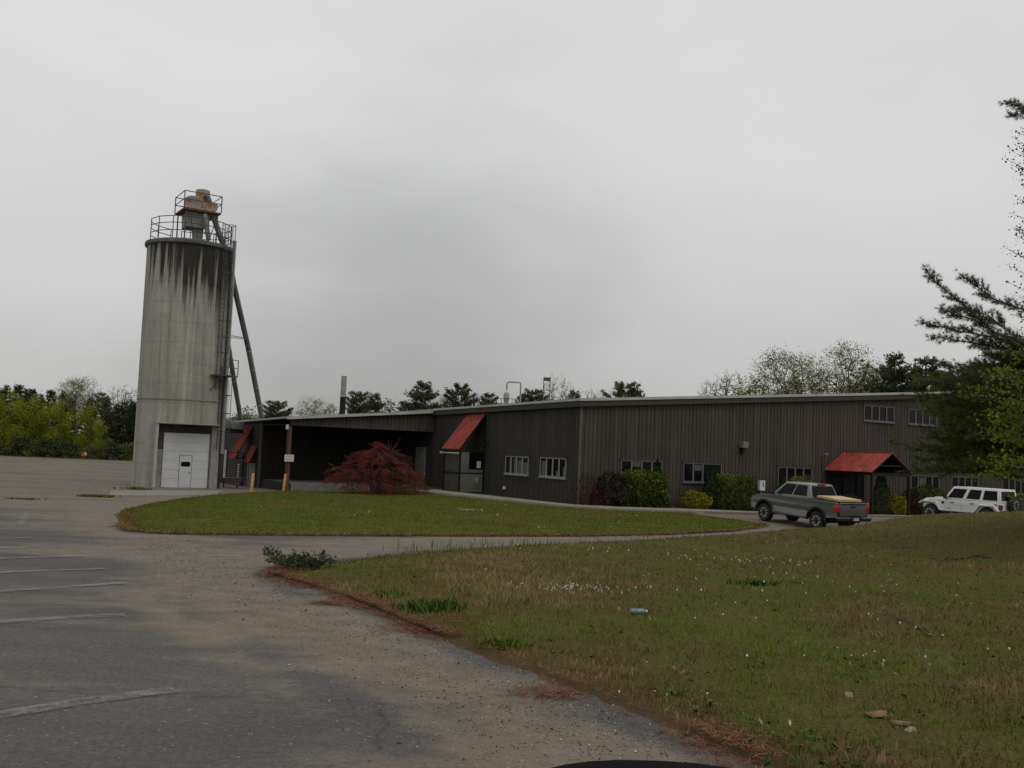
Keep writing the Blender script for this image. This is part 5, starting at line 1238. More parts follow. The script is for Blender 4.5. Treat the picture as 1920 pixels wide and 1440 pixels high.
budd = [make_decid('budding_tree', 12, 3.5, 131, 900, 15000, .11, mt_bud, minr=.012, spread=.28), make_decid('budding_tree', 12, 3.6, 137, 620, 11000, .11, mt_bud, minr=.014, spread=.26, fork=.55)]
spring = [make_bushytree('spring_tree', 9.5, 2.1, 141, mt_spring), make_bushytree('spring_tree', 9.5, 2.4, 142, mt_spring), make_bushytree('olive_tree', 9.5, 2.6, 143, mt_olive, .26)]
# left tree line
gL = 'bright green young trees along the far side of the lot'
for i, (px, ty, w) in enumerate([(-30, 742, 1.2), (-8, 733, 1.2), (19, 738, 1.2), (44, 747, 1.2), (70, 746, 1.1), (94, 751, 1.2), (118, 751, 1.15), (146, 762, 1.1), (172, 763, 1.2), (191, 786, 1.0)]):
    lab = 'bright yellow-green young tree in the front row beyond the lot'
    if i == 9: lab = 'short bright green young tree ending the row before the dark evergreens'
    if i == 8: lab = 'rounded bright green tree standing just behind the small red sign'
    place(spring[i % 2], px, ty, 157+2.5*(i % 3), lab, group=gL, wide=w)
gC = 'dark conifers behind the young trees beyond the lot'
for i, (px, ty) in enumerate([(-18, 722), (-2, 726), (13, 720), (35, 719), (50, 727), (62, 727), (78, 737), (97, 729), (119, 732), (132, 745), (170, 744), (192, 736), (203, 745)]):
    lab = 'dark pointed conifer rising behind the bright green trees'
    if i == 11: lab = 'round-headed dark pine just right of the pale budding tree'
    place(pines[2] if i == 11 else firs[i % 2], px, ty, 172+(i*7) % 13, lab, group=gC, wide=1.15)
place(budd[0], 149, 713, 178, 'pale leafless budding tree standing above the bright green row')
place(bares[0], 227, 727, 176, 'pale thin budding tree above the dark evergreens beside the silo')
place(bares[1], 250, 731, 178, 'bare grey tree half hidden by the left edge of the silo')
gE = 'dark evergreens beside the silo'
for i, (px, ty) in enumerate([(205, 765), (219, 757), (234, 754), (249, 750), (264, 752), (282, 756), (300, 760)]):
    place(firs[(i+1) % 2] if i % 2 else pines[2], px, ty, 166+(i % 3)*3, 'dark bushy evergreen between the bright trees and the silo', group=gE, wide=1.25)
bush0 = make_bushytree('shrub', 3, 1.5, 151, mt_darkg, .28, 900, 0.); bush1 = make_bushytree('shrub', 3, 1.6, 152, mt_olive, .28, 800, 0.)
for i, (px, ty) in enumerate([(-10, 826), (12, 830), (34, 822), (52, 820), (66, 828), (84, 822), (100, 826), (112, 832), (124, 830), (140, 834), (172, 836), (196, 838), (214, 830), (230, 836), (246, 834)]):
    dark = i in (2, 3, 5, 6, 8, 9, 12); place(bush0 if dark else bush1, px, ty, 155.5+(i % 2)*1.5, 'dark leafy bush at the foot of the far tree row' if dark else 'olive green bush at the foot of the far tree row', 'shrub', 'low bushes at the foot of the far tree row', wide=1.2)
# behind the factory
def PB(proto, px, ty, Y, lab, wide=1., group=None, cat='tree'): place(proto, px, ty, Y, lab, cat, group, wide)
PB(spring[2], 463, 768, 140, 'olive round tree seen between the two slanting pipes', 1.4)
PB(pines[1], 521, 755, 135, 'round dark pine just right of the long slanting pipe', 1.3)
PB(budd[1], 590, 753, 138, 'pale green budding tree left of the roof chimney', 1.2); PB(bares[0], 622, 762, 140, 'thin bare tree close behind the roof chimney', 1.0)
PB(pines[1], 675, 738, 135, 'dark pine right of the chimney, left one of a touching pair', 1.05); PB(pines[0], 704, 738, 137, 'dark pine right of the chimney, right one of a touching pair', 1.1)
PB(spring[2], 733, 756, 139, 'light green tree low behind the paired pines', 1.1)
PB(spring[1], 762, 752, 141, 'yellow-green tree at the left foot of the tallest roofline pine', 1.1)
PB(pines[0], 793, 716, 135, 'tallest broad dark pine above the loading porch roof', 1.35); PB(budd[1], 832, 750, 142, 'faint budding tree between the two big roofline pines', 1.)
PB(pines[1], 866, 724, 136, 'flat-topped dark pine above the steep red awning', 1.0); PB(bares[1], 893, 742, 142, 'faint bare tree right of the flat-topped pine', 1.)
PB(pines[2], 917, 737, 140, 'small dark pine left of the roof cyclone', 1.2); PB(pines[2], 985, 738, 142, 'small dark pine right of the roof cyclone', 1.1); PB(pines[1], 1000, 734, 140, 'ragged dark pine left of the brown lattice tower', 1.0)
PB(bares[0], 1048, 714, 142, 'bare twiggy tree right of the brown lattice tower', .9); PB(pines[0], 1076, 733, 144, 'dark pine beside the bare twiggy tree above the building corner', .9); PB(bares[1], 1094, 734, 148, 'low bare crown just left of the building corner', .9)
PB(bares[1], 1128, 735, 150, 'tiny bare treetop just showing over the front roof edge', .8)
PB(pines[1], 1172, 721, 150, 'broad dark pine top alone above the front roof edge', 1.1); PB(pines[2], 1197, 730, 152, 'small dark pine top touching the broad one above the roof edge', .9)
PB(bares[1], 1347, 709, 152, 'leafless grey tree, leftmost of the right-hand tree group', 1.1); PB(bares[0], 1378, 707, 155, 'leafless grey tree left of the yellow-green round one', 1.1)
PB(spring[1], 1405, 713, 150, 'yellow-green rounded tree low above the front roof', 1.5)
PB(budd[0], 1478, 667, 152, 'large brownish budding tree with broad fan-shaped crown', .95); PB(bares[1], 1520, 680, 156, 'leafless grey tree between the two large budding trees', .7)
PB(budd[1], 1585, 655, 150, 'tallest pale budding tree with open forked limbs', .85); 
PB(spring[2], 1636, 692, 150, 'olive green tree right of the tallest pale budding tree', 1.2); PB(budd[0], 1660, 690, 155, 'reddish brown budding tree beside the right-hand pines', .9)
PB(pines[0], 1677, 664, 146, 'feathery green pine, left of the pair over the roof end', 1.1); PB(pines[2], 1736, 670, 144, 'feathery green pine, right of the pair over the roof end', 1.35)
PB(spring[2], 1706, 706, 148, 'olive tree filling the gap between the two feathery pines', 1.2); PB(firs[1], 1775, 690, 150, 'dark conifer behind the hanging pine boughs', 1.3); PB(firs[0], 1830, 680, 152, 'dark conifer hidden behind the young roadside pine', 1.3)

# shrubs and bushes
def wallpos(px, t):
    a, b = -8., 60.
    for _ in range(50):
        m_ = (a+b)/2
        if proj(W(m_, t, 0))[0] < px: a = m_
        else: b = m_
    P = W(a, t, 0); P[2] = float(T(P[0], P[1]))+.05; return P
def shrub(name, label, px, py, wpx, hpx, mat, leaf, n, form='dome', t=-1.35, group=None, stem=m_bark, dz=0, z=None, amp=.9):
    P = wallpos(px, t); top = atY(px, py-hpx, P[1])[2]; r = np.random.default_rng(abs(hash(label)) % 1000 if False else int(px*7+py)); Yp = P[1]
    R = wpx/2*Yp/FPX; H = top-P[2]; e = empty(name, tuple(P), 0, label, 'shrub', group)
    d = r.normal(0, 1, (n, 3)); d /= np.linalg.norm(d, axis=1)[:, None]
    lump = .80+.4*vnoise(d[:, 0]*2.2+9, d[:, 1]*2.2+d[:, 2]*2.2+9, int(px), 2)
    q = (1-.45*r.random(n)**2)*lump
    if form == 'cone':
        f = r.random(n)**1.6; a = r.uniform(0, 6.283, n); rr = R*(1-f)**.8*(.75+.35*r.random(n)**.5)*(.85+.3*vnoise(a*1.5+3, f*6, int(px), 2)); L = np.stack([rr*np.cos(a), rr*np.sin(a), H*(f*1.0+.02)], 1)
    elif form == 'box':
        s = r.uniform(-1, 1, (n, 3)); s /= np.abs(s).max(1)[:, None]; s = s*.62+s/np.linalg.norm(s, axis=1)[:, None]*.38; L = s*(q*1.05)[:, None]*np.array([R, R*.8, H*.52])+np.array([0, 0, H*.5])
    else:
        L = d*q[:, None]*np.array([R, R*.9, H*.62])+np.array([0, 0, H*.42])
    L = L[L[:, 2] > .01]
    V, F = leafquads(L, leaf, r, .75); tint = np.clip(clump_tint(L, r, 1.6, amp)+(.45*np.clip(L[:, 2]/H-.55, 0, 1)/.45-.12 if form == 'box' else 0), 0, 1)  # block hedges: lit tops and new growth both put into a paler tint
    npmesh('foliage', V, F, mat, e, {'tint': np.repeat(tint, 4)})
    mb = MB()
    for k in range(12):
        a = r.uniform(0, 6.28); b = r.uniform(.2, .75); top = np.array([R*b*math.cos(a), R*b*math.sin(a), H*r.uniform(.5, .8)]) if form != 'cone' else np.array([R*.3*math.cos(a), R*.3*math.sin(a), H*r.uniform(.3, .9)])
        mb.tube([(0, 0, -.1), tuple(top*.5+np.array([0, 0, H*.1])), tuple(top)], [.03, .02, .008], 5)
    mb.build('stem', stem, e)
    return e
C_BARB = [(0, (.020, .008, .008)), (.5, (.045, .016, .014)), (1, (.085, .030, .022))]
mt_barb = leafmat('barberry_leaf', C_BARB); mt_plum = leafmat('plum_leaf', [(0, (.018, .018, .013)), (.5, (.036, .033, .024)), (1, (.075, .055, .045))])
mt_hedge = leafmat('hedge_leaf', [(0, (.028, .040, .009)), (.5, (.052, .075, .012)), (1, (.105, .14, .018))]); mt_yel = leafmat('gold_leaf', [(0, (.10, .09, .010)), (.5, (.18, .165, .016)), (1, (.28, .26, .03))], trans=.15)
mt_cone = leafmat('cone_leaf', [(0, (.014, .026, .010)), (.5, (.026, .046, .014)), (1, (.045, .072, .022))])
mt_lime = leafmat('lime_leaf', [(0, (.07, .095, .010)), (.5, (.12, .155, .014)), (1, (.18, .22, .025))], trans=.15)
shrub('barberry_bush', 'thin dark red bush at the front corner of the building', 1098, 951, 56, 60, mt_barb, .08, 1100, amp=.6)
shrub('barberry_bush', 'low dark red bush by the corner, in front of the purple-brown shrub', 1112, 953, 36, 34, mt_barb, .10, 1200)
shrub('plum_shrub', 'purple-brown rounded shrub left of the clipped green hedge', 1144, 954, 62, 68, mt_plum, .12, 4200)
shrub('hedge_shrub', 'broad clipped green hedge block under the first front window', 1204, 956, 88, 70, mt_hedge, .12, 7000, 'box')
shrub('conical_shrub', 'pointed dwarf spruce at the right end of the clipped hedge', 1230, 953, 46, 90, mt_cone, .10, 4600, 'cone')
shrub('golden_bush', 'small yellow bush by the sidewalk between the hedges', 1304, 957, 58, 36, mt_yel, .11, 2600)
shrub('conical_shrub', 'pointed dwarf spruce in front of the second front window', 1333, 953, 48, 80, mt_cone, .10, 4600, 'cone')
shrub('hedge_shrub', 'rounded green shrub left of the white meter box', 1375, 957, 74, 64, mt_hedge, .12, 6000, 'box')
shrub('conical_shrub', 'small pointed spruce behind the pickup truck', 1466, 953, 30, 66, mt_cone, .10, 2600, 'cone')
shrub('golden_bush', 'lime green bush under the third front window behind the pickup', 1500, 955, 66, 62, mt_lime, .11, 3200)
shrub('evergreen_shrub', 'tall dark evergreen inside the entrance canopy', 1652, 963, 44, 84, mt_darkg, .10, 4200, 'cone', -2.2)
shrub('evergreen_shrub', 'dark rounded evergreen on the left of the entrance canopy', 1592, 962, 56, 34, mt_darkg, .10, 3000)
shrub('golden_bush', 'yellow-green arching bush between the canopy posts', 1676, 963, 52, 36, mt_yel, .11, 2800, 'dome', -2.6)
shrub('hedge_shrub', 'large dark green round shrub right of the entrance canopy', 1738, 964, 82, 54, mt_hedge, .12, 6500)
shrub('barberry_bush', 'dark reddish low bush behind the right canopy post', 1706, 966, 40, 46, mt_barb, .10, 1600)
# weeping red maple on the island
P = gp(703, 928, isle_bump); r = np.random.default_rng(5); mp_ = empty('red_maple', tuple(P), 0, 'weeping dark red maple on the green island lawn', 'tree')
kY = P[1]/FPX; segs = []; LP = []; R = 91*kY; H = 84*kY
for b in range(9):
    a = b*6.283/9+r.uniform(-.3, .3); l = R*r.uniform(.35, .6); segs.append(([np.array([.1*math.cos(a), .1*math.sin(a), -.1]), np.array([l*.5*math.cos(a), l*.5*math.sin(a), H*.5]), np.array([l*math.cos(a), l*math.sin(a), H*.78])], [.10, .07, .03], 1))
for c in range(240):
    a = r.uniform(0, 6.283); q = math.sqrt(r.random()); f = 1-q**2.4
    q *= r.uniform(.9, 1.08); x = R*q*math.cos(a); y = R*.85*q*math.sin(a); z = H*(.28+.68*f)*(.82+.36*vnoise(np.array([x*.9+30]), np.array([y*.9+30]), 61, 2)[0])+r.normal(0, .16)
    if a > 5.5 or a < .6: z *= .97
    L = R*r.uniform(.14, .26); da = a+r.normal(0, .4); m_ = 100
    t = r.random(m_); px_ = x+(t-.5)*L*math.cos(da)*1.6+r.normal(0, .10, m_); py_ = y+(t-.5)*L*math.sin(da)*1.6+r.normal(0, .10, m_); pz_ = z-.55*L*t**1.6*(.4+q)+r.normal(0, .05, m_)
    LP.append(np.stack([px_, py_, pz_], 1))
    segs.append(([np.array([x*.45, y*.45, H*.62*f+.25*H]), np.array([x*.8, y*.8, z+.05]), np.array([x+L*.5*math.cos(da), y+L*.5*math.sin(da), z-.2*L])], [.025, .018, .008], 0))
for c in range(110):       # hanging skirts
    a = r.uniform(0, 6.283); q = r.uniform(.35, .86); m_ = 60; t = r.random(m_); z1 = H*(.55-.30*q); 
    LP.append(np.stack([R*q*math.cos(a)+r.normal(0, .15, m_), R*.85*q*math.sin(a)+r.normal(0, .15, m_), z1*t+.15+r.normal(0, .04, m_)], 1))
LP = np.concatenate(LP); LP = LP[LP[:, 2] > .08]; V, F = leafquads(LP, .10, r, .35)
npmesh('foliage', V, F, leafmat('maple_leaf', [(0, (.055, .016, .015)), (.45, (.135, .026, .022)), (.85, (.24, .040, .030)), (1, (.16, .07, .035))], trans=.1), mp_, {'tint': np.repeat(clump_tint(LP, r, .9, 1.0), 4)})
tubes(segs, 6, .01).build('trunk', m_bark, mp_, smooth=True, fixn=False)
mb = MB(); c = np.array([24*kY, 0, H*.98])
for dx, dz in ((-13, 12), (-5, 20), (2, 15), (19, 26), (13, 12), (-20, 6), (8, 8), (22, 4)):
    mb.tube([tuple(c-np.array([0, 0, .5])), tuple(c+np.array([dx*.45*kY, .05, dz*.4*kY])), tuple(c+np.array([dx*kY, .1, dz*kY]))], [.016, .014, .008], 5)
for x0, z0, x1, z1 in ((-48, 66, -62, 72), (-30, 72, -46, 78), (48, 62, 62, 70), (56, 50, 72, 52), (-74, 50, -92, 56), (30, 78, 40, 84)):
    mb.tube([(x0*kY, 0, (z0-8)*kY), ((x0+x1)/2*kY, .05, z0*kY+.1), (x1*kY, .1, z1*kY)], [.016, .014, .008], 5)
mb.build('new_shoot', M('shoot_green', (.085, .075, .038), .8), mp_)

# ------------------------------------------------------------------ the trees at the right edge, near the camera
def around(V, segs, tint, per, angs):
    """the same boughs again on the other sides of the trunk, so that the tree stands all round"""
    Vs, Fs, S = [V], [], list(segs); main = [x for x in segs if x[2] == 2]; rest = [x for x in segs if x[2] != 2]
    for a in angs:
        c, s_ = math.cos(a), math.sin(a); Rm = np.array([[c, -s_, 0], [s_, c, 0], [0, 0, 1]]); Vs.append(V@Rm.T+np.array([0, 0, .1*a])); S += [([Rm@p+np.array([0, 0, .1*a]) for p in pts], rs, l) for pts, rs, l in rest]
    V = np.concatenate(Vs); return V, np.arange(len(V)).reshape(-1, per), S, np.tile(tint, len(angs)+1)
def limb_foliage(limbs, r, twigs, tl, tufts, nl, nw, k, sag=.0):
    """limbs: world polylines; returns wood segments and needle arrays"""
    segs = []; TP = []; TD = []
    for pts, r0_ in limbs:
        pts = [np.array(p) for p in pts]; segs.append((pts, list(np.linspace(r0_, .008, len(pts))), 1))
        s = np.r_[0, np.cumsum([np.linalg.norm(b-a) for a, b in zip(pts[:-1], pts[1:])])]; Ltot = s[-1]; A = np.array(pts)
        at_ = lambda f: np.array([np.interp(f*Ltot, s, A[:, c]) for c in range(3)])
        nt_ = max(3, int(Ltot*twigs))
        for q in range(nt_):
            f = r.uniform(.12, 1); b = at_(f); d = at_(min(1, f+.05))-at_(max(0, f-.05)); d /= np.linalg.norm(d)+1e-9
            o = r.normal(0, 1, 3); o -= d*(o@d); o /= np.linalg.norm(o); o[2] = o[2]*.6+.12
            td = d*r.uniform(.5, 1.0)+o*r.uniform(.5, .9); td /= np.linalg.norm(td); L = tl*r.uniform(.4, 1.1)*(1.25-.75*f)
            e_ = b+td*L; segs.append(([b, b+td*L*.5+np.array([0, 0, -.02]), e_], [.009, .006, .004], 0))
            m_ = max(2, int(tufts*L/tl)); t = np.linspace(.25, 1, m_)[:, None]; TP.append(b+(e_-b)*t+r.normal(0, .02, (m_, 3))); TD.append(np.tile(td*.9, (m_, 1)))
        TP.append(pts[-1][None]); TD.append((pts[-1]-pts[-2])[None]/np.linalg.norm(pts[-1]-pts[-2]))
    P = np.concatenate(TP); D = np.concatenate(TD); V, F = needles(P, D, nl, nw, k, r, .55)
    return segs, V, F, P
def at0(e, V): return V-np.array(e.location)
r = np.random.default_rng(15)
base = np.array([17.3, 27.0, 0.]); base[2] = float(T(*base[:2])+lawn_bump(*base[:2]))
pt = empty('pine_tree', tuple(base), 0, 'big roadside pine whose feathery boughs reach in from the right edge', 'tree')
LB = [([(1985, 672), (1925, 650), (1862, 622), (1800, 566), (1760, 535), (1738, 508)], .05), ([(1960, 590), (1925, 583), (1862, 560), (1822, 530), (1804, 517)], .03),
      ([(1960, 652), (1930, 640), (1880, 635), (1805, 622), (1733, 606)], .035), ([(1935, 660), (1880, 652), (1835, 645), (1795, 638), (1750, 632)], .02), ([(1970, 205), (1925, 203), (1890, 192)], .025), ([(1960, 228), (1920, 212), (1898, 216)], .02),
      ([(1960, 730), (1900, 716), (1820, 704), (1772, 684)], .03), ([(1900, 628), (1850, 590), (1812, 578), (1786, 580)], .018), ([(1880, 640), (1830, 600), (1790, 590), (1764, 578)], .018)]
limbs = [([atY(x, y, 26.6-.25*i+.4*math.sin(j*2.1)) for i, (x, y) in enumerate(L)], w) for j, (L, w) in enumerate(LB)]
segs, V, F, TPn = limb_foliage(limbs, r, 24, .40, 7, .13, .0045, 18)
segs.append(([base, base+np.array([0, 0, 6]), base+np.array([.2, 0, 14]), base+np.array([.1, .1, 20])], [.28, .24, .17, .06], 2))
for L, w in limbs: segs.append(([base+np.array([.1, 0, max(1, L[0][2]-base[2]-.5)]), L[0]], [w*1.3, w], 1))
segs = [([p-base for p in pts], rs, l) for pts, rs, l in segs]
V, F, segs, tn = around(V-base, segs, np.repeat(clump_tint(TPn, r, 1.5), 54), 3, (2.2, 4.1))
tubes(segs, 8, .004).build('trunk', m_bark, pt, smooth=True, fixn=False)
npmesh('crown', V, F, leafmat('near_pine_needle', [(0, (.07, .08, .05)), (.5, (.115, .128, .075)), (1, (.16, .17, .10))]), pt, {'tint': tn})
# younger pine below it, its boughs hanging before the wall and the white car
b2 = np.array([16.9, 30.0, 0.]); b2[2] = float(T(*b2[:2])+lawn_bump(*b2[:2]))
yp = empty('pine_tree', tuple(b2), 0, 'dense young pine before the right end of the building wall', 'tree')
tabY = [655, 690, 715, 745, 775, 800, 830, 850, 875, 900, 925, 950]; tabX = [1860, 1815, 1725, 1700, 1722, 1775, 1690, 1740, 1705, 1740, 1890, 1930]
limbs = []
for k in range(125):
    y = 655+235*r.random()**.9; xt = np.interp(y, tabY, tabX); f = r.uniform(.30, 1.0)**.8
    tr = np.array([b2[0], b2[1], atY(1950, min(y+28, 892), 30.)[2]]); tip = atY(1950+(xt-1950)*f, y-6+r.normal(0, 5), 30.-r.uniform(-1.6, 2.2)*1.0)
    md = tr*.5+tip*.5+np.array([0, r.normal(0, .2), .12]); limbs.append(([tr, md, tip*.85+md*.15, tip], .022))
for L in ([(1950, 868), (1850, 866), (1740, 846), (1667, 828)], [(1950, 880), (1830, 880), (1760, 884), (1700, 884)], [(1950, 800), (1850, 770), (1760, 745), (1696, 742)], [(1950, 760), (1850, 735), (1780, 720), (1716, 712)], [(1950, 742), (1860, 700), (1800, 690), (1770, 686)]):
    limbs.append(([atY(x, y, 29.2) for x, y in L], .03))
segs, V, F, TPn = limb_foliage(limbs, r, 14, .52, 6, .14, .006, 14)
segs.append(([b2, b2+np.array([0, 0, 3.]), b2+np.array([0, 0, 6.])], [.14, .10, .03], 2))
segs = [([p-b2 for p in pts], rs, l) for pts, rs, l in segs]
V, F, segs, tn = around(V-b2, segs, np.repeat(clump_tint(TPn, r, 1.2), 42), 3, (3.1,))
tubes(segs, 8, .005).build('trunk', m_bark, yp, smooth=True, fixn=False)
npmesh('crown', V, F, leafmat('young_pine_needle', [(0, (.042, .062, .020)), (.5, (.075, .105, .027)), (1, (.12, .15, .04))]), yp, {'tint': tn})
# thin broadleaf tree: sparse leaves high up, coloured dark as silhouettes, bright fresh ones low down
b3 = np.array([13.9, 24.2, 0.]); b3[2] = float(T(*b3[:2])+lawn_bump(*b3[:2]))
bt = empty('maple_sapling', tuple(b3), 0, 'thin broadleaf tree with bright yellow-green lower leaves at the right edge', 'tree')
segs = [([b3, b3+np.array([.05, 0, 3]), b3+np.array([0, 0, 8.]), b3+np.array([.1, 0, 12.5])], [.09, .07, .05, .015], 2)]; LA = []; LBt = []
for cx, cy, rx, ry, n in ((1895, 795, 34, 20, 240), (1868, 778, 24, 10, 90), (1888, 745, 30, 16, 110), (1840, 738, 24, 9, 36), (1908, 822, 22, 16, 150), (1862, 850, 26, 11, 70), (1850, 893, 28, 7, 50), (1893, 885, 22, 10, 80), (1912, 930, 8, 9, 60), (1905, 720, 22, 20, 140), (1876, 700, 22, 16, 70), (1900, 868, 24, 14, 120), (1866, 690, 18, 16, 40), (1906, 770, 18, 14, 120), (1905, 668, 20, 20, 70)):
    for q in range(max(2, n//26)):
        c = atY(cx+r.normal(0, rx*.5), cy+r.normal(0, ry*.5), 24.2+r.uniform(-.9, .5)); s0 = b3+np.array([0, 0, max(.6, c[2]-b3[2]-.35)])
        segs.append(([s0, (s0+c)/2+np.array([0, 0, .08]), c], [.014, .009, .004], 0))
        LA.append(c+r.normal(0, 1, (26, 3))*np.array([.20, .2, .09]))
for k in range(60):
    y = r.uniform(235, 640); xl = np.interp(y, [235, 290, 340, 380, 430, 480, 520, 560, 640], [1905, 1876, 1908, 1880, 1892, 1868, 1880, 1885, 1850]); x = xl+(1935-xl)*r.random()**1.2
    c = atY(x, y, 24.2+r.uniform(-.5, .5)); s0 = b3+np.array([0, 0, max(.5, c[2]-b3[2]-.55)]); s0 = s0*.75+c*.25
    mid = (s0+c)/2+np.array([0, 0, -.04]); segs.append(([s0, mid, c], [.012, .008, .003], 0)); n = 15
    t = r.random(n)[:, None]; LBt.append(mid*(1-t)+c*t+r.normal(0, .06, (n, 3)))
P = np.concatenate(LA+LBt); na = sum(len(x) for x in LA); Pn = len(P)
segs = [([p-b3 for p in pts], rs, l) for pts, rs, l in segs]
V, F = leafquads(P[:na], .085, r, .8); V, F, S2, tn = around(V-b3, segs, np.repeat(clump_tint(P[:na], r, 1.3), 4), 4, (2.3, 4.0))
tubes(S2, 6, .003).build('trunk', m_barkg, bt, smooth=True, fixn=False); npmesh('crown', V, F, leafmat('fresh_leaf', [(0, (.055, .072, .008)), (.5, (.105, .135, .012)), (1, (.17, .205, .020))], trans=.3), bt, {'tint': tn})
V, F = leafquads(P[na:], .06, r, .7); V, F, _s, tn = around(V-b3, segs, np.repeat(r.random(Pn-na), 4), 4, (2.3, 4.0)); o = npmesh('upper_leaves', V, F, leafmat('silhouette_leaf', [(0, (.035, .032, .018)), (1, (.085, .075, .035))]), bt, {'tint': tn})  # leaves against the sky: silhouette darkness put into their colour

# ------------------------------------------------------------------ weeds, fallen branches, litter
def weed(name, label, px, py, w, h_, n, mat, lean=.8, extra=lawn_bump, tint=(.6, .2), dz=.05):
    p = gp(px, py, extra) if extra else gp(px, py); r = np.random.default_rng(int(px)); X = p[0]+r.normal(0, .4, n)*w; Y = p[1]+r.normal(0, .35, n)*w*.8; D = np.hypot(X, Y)
    e = empty(name, tuple(p), 0, label, 'plant'); hh = r.uniform(.4, 1, n)*h_
    Z = T(X, Y)+(extra(X, Y) if extra else 0)+dz-.03; a = r.uniform(0, 6.28, n); l = hh*lean*r.random(n); wd = .006+.0008*D
    V = np.stack([np.stack([X-np.sin(a)*wd, Y+np.cos(a)*wd, Z], 1), np.stack([X+np.sin(a)*wd, Y-np.cos(a)*wd, Z], 1), np.stack([X+np.cos(a)*l*.5+np.sin(a)*wd, Y+np.sin(a)*l*.5-np.cos(a)*wd, Z+hh*.6], 1), np.stack([X+np.cos(a)*l, Y+np.sin(a)*l, Z+hh*.9], 1)], 1)-np.array(p)
    npmesh('foliage', V.reshape(-1, 3), np.arange(4*n).reshape(n, 4), mat, e, {'tint': np.repeat(np.clip(r.normal(*tint, n), 0, 1), 4)})
    mb = MB()
    for k in range(5): q = r.uniform(-.3, .3, 2)*w; mb.tube([(q[0], q[1], -.03), (q[0]*1.2, q[1]*1.2, h_*.4)], .004, 4)
    mb.build('stem', M('stem_green', (.06, .07, .02), .8), e); return e
mt_weed = leafmat('weed_leaf', [(0, (.025, .040, .014)), (.5, (.040, .070, .018)), (1, (.075, .12, .028))])
weed('weed_clump', 'dark green leafy weed clump near the edge of the dry lawn', 812, 1150, .40, .20, 420, mt_weed)
weed('weed_clump', 'bright green grass tuft at the asphalt edge of the dry lawn', 932, 1216, .26, .12, 240, leafmat('grass_blade_green', []), tint=(.85, .15))
weed('weed_clump', 'small bright green tuft left of the dark weed clump', 735, 1122, .26, .11, 120, leafmat('grass_blade_green', []), tint=(.8, .15))
weed('weed_clump', 'dark upright weeds in the middle of the dry lawn', 1420, 1105, .5, .20, 110, mt_weed, tint=(.3, .2))
weed('weed_clump', 'green weed patch growing through the lot near the silo', 182, 932, .9, .2, 320, leafmat('grass_blade', []), .8, None, (.45, .2), .0)
weed('weed_clump', 'small brown weed patch farther out on the lot', 42, 936, 1.0, .12, 200, leafmat('grass_blade', []), .8, None, (.25, .15), .0)
weed('weed_clump', 'dark weeds at the left foot of the silo', 256, 918, .9, .25, 200, leafmat('grass_blade', []), .7, None, (.35, .2), .0)
p = gp(556, 1070, lawn_bump); r = np.random.default_rng(8); jb_ = empty('juniper_bush', tuple(p), 0, 'low blue-green juniper at the tip of the dry lawn', 'shrub')
limbs = []
for k in range(26):
    a = r.uniform(0, 6.28); L = r.uniform(.2, .52); sx = .42 if r.random() < .6 else -.15
    s0 = np.array([sx*.6+r.normal(0, .1), r.normal(0, .1), .02]); limbs.append(([s0, s0+np.array([math.cos(a)*L*.5, math.sin(a)*L*.4, .12]), s0+np.array([math.cos(a)*L, math.sin(a)*L*.7, r.uniform(.1, .34)])], .008))
segs, V, F, TPn = limb_foliage(limbs, r, 22, .16, 4, .06, .006, 8)
tubes(segs, 5, .003).build('stem', m_bark, jb_, fixn=False); npmesh('foliage', V, F, leafmat('juniper_needle', [(0, (.022, .036, .022)), (.5, (.042, .064, .038)), (1, (.085, .11, .065))]), jb_, {'tint': np.repeat(clump_tint(TPn, r, 4), 24)})
def stick(label, pts, rr, sub):
    P = [gp(x, y, lawn_bump)+np.array([0, 0, .09]) for x, y in pts]; e = empty('fallen_branch', tuple(P[0]), 0, label, 'branch'); Q = [p-P[0] for p in P]; r = np.random.default_rng(len(pts)+int(pts[0][0]))
    mb = MB(); mb.tube([tuple(q+r.normal(0, .015, 3)) for q in Q], list(np.linspace(rr, rr*.4, len(Q))), 7); mb.build('main_stem', m_bark, e, smooth=True)
    mb = MB()
    for k in range(sub):
        f = r.uniform(.2, .95)*(len(Q)-1); i = int(f); b = Q[i]+(Q[min(i+1, len(Q)-1)]-Q[i])*(f-i); d = r.normal(0, 1, 3); d[2] = abs(d[2])*.5; d = d/np.linalg.norm(d)*r.uniform(.15, .45)
        mb.tube([tuple(b), tuple(b+d*.6+np.array([0, 0, .02])), tuple(b+d)], [rr*.4, rr*.3, rr*.15], 5)
    mb.build('twig', m_bark, e)
stick('dark fallen branch lying across the back of the lawn', [(1655, 1034), (1680, 1032), (1705, 1033), (1724, 1035)], .02, 9)
stick('thick fallen branch right of the other one near the lawn crest', [(1857, 1052), (1830, 1050), (1800, 1054), (1765, 1057), (1740, 1052)], .028, 10)
stick('thin grey forked twig in the middle of the lawn', [(1742, 1207), (1722, 1190), (1700, 1178), (1672, 1169)], .012, 8)
stick('small dark twig by the upright weeds on the lawn', [(1515, 1097), (1500, 1105), (1478, 1104)], .010, 5)
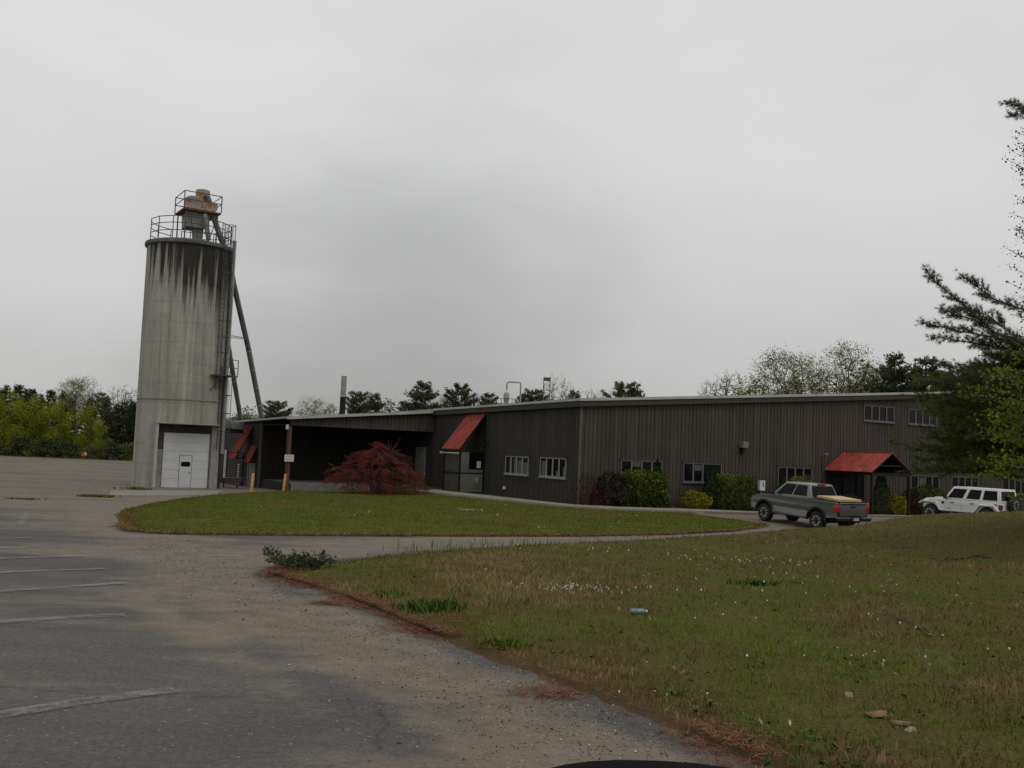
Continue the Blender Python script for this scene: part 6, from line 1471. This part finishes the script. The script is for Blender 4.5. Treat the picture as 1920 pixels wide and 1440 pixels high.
# crumpled plastic bottle
p = gp(1196, 1161, lawn_bump); bo = empty('plastic_bottle', (p[0], p[1], p[2]+.10), rad(14), 'empty bluish plastic bottle lying in the dry lawn', 'bottle')
mb = MB(); mb.lathe([(.005, -.11), (.032, -.105), (.034, -.03), (.029, -.01), (.034, .02), (.034, .06), (.015, .10)], 12, axis='x'); mb.build('bottle_body', M('bottle_blue', (.15, .22, .23), .25, scale=8, var=.25), bo, smooth=True)
mb = MB(); mb.lathe([(.016, .101), (.016, .122)], 10, axis='x'); mb.build('cap', m_white, bo)
# curled pieces of bark near the lower edge
for (px, py, sz, rz_, lab) in ((1640, 1363, .17, .4, 'curled tan piece of bark in the lower part of the lawn'), (1690, 1378, .13, -.5, 'smaller curled bark piece right of the larger one'), (1705, 1392, .12, .9, 'pale torn bark scrap below the curled pieces')):
    p = gp(px, py, lawn_bump); e = empty('bark_piece', (p[0], p[1], p[2]+.10), rz_, lab, 'bark'); mb = MB(); n = 9
    for i in range(n):
        a = -1.0+2.0*i/(n-1); mb.v += [(-sz*.5*(1-.2*math.cos(i)), sz*.35*math.sin(a), sz*.35*math.cos(a)-.05), (sz*.5*(1-.25*math.sin(i*2)), sz*.35*math.sin(a), sz*.33*math.cos(a)-.04)]
        if i: mb.f.append((2*i-2, 2*i-1, 2*i+1, 2*i)); mb.m.append(0)
    o = mb.build('bark', M('bark_tan' if '1' not in lab and 'pale' not in lab else 'bark_pale', (.20, .105, .055) if 'pale' not in lab else (.24, .20, .15), .8, scale=9, var=.3), e, smooth=True); md = o.modifiers.new('thick', 'SOLIDIFY'); md.thickness = .006
# small red and white sign by the far trees
p = gp(158, 858); sgn = empty('roadside_sign', (p[0], 152, float(T(p[0], 152))), .1, 'small red and white board on a post by the far tree row', 'sign')
sgn.location.x = atY(158, 850, 152)[0]
mb = MB(); mb.bar((0, 0, -.2), (0, 0, .75), .08); mb.build('post', m_bark, sgn)
mb = MB(); mb.extr([(-.42, .55), (.42, .55), (.40, .85), (.2, 1.12), (-.15, 1.12), (-.38, .9)], -.06, -.02); bd = mb.build('board', M('sign_red_paint', (.50, .05, .05), .5), sgn)
mb = MB(); mb.extr([(.22, .72), (.40, .72), (.38, .85), (.2, 1.08), (.08, 1.08)], -.068, -.062); mb.build('white_patch', m_white, bd)
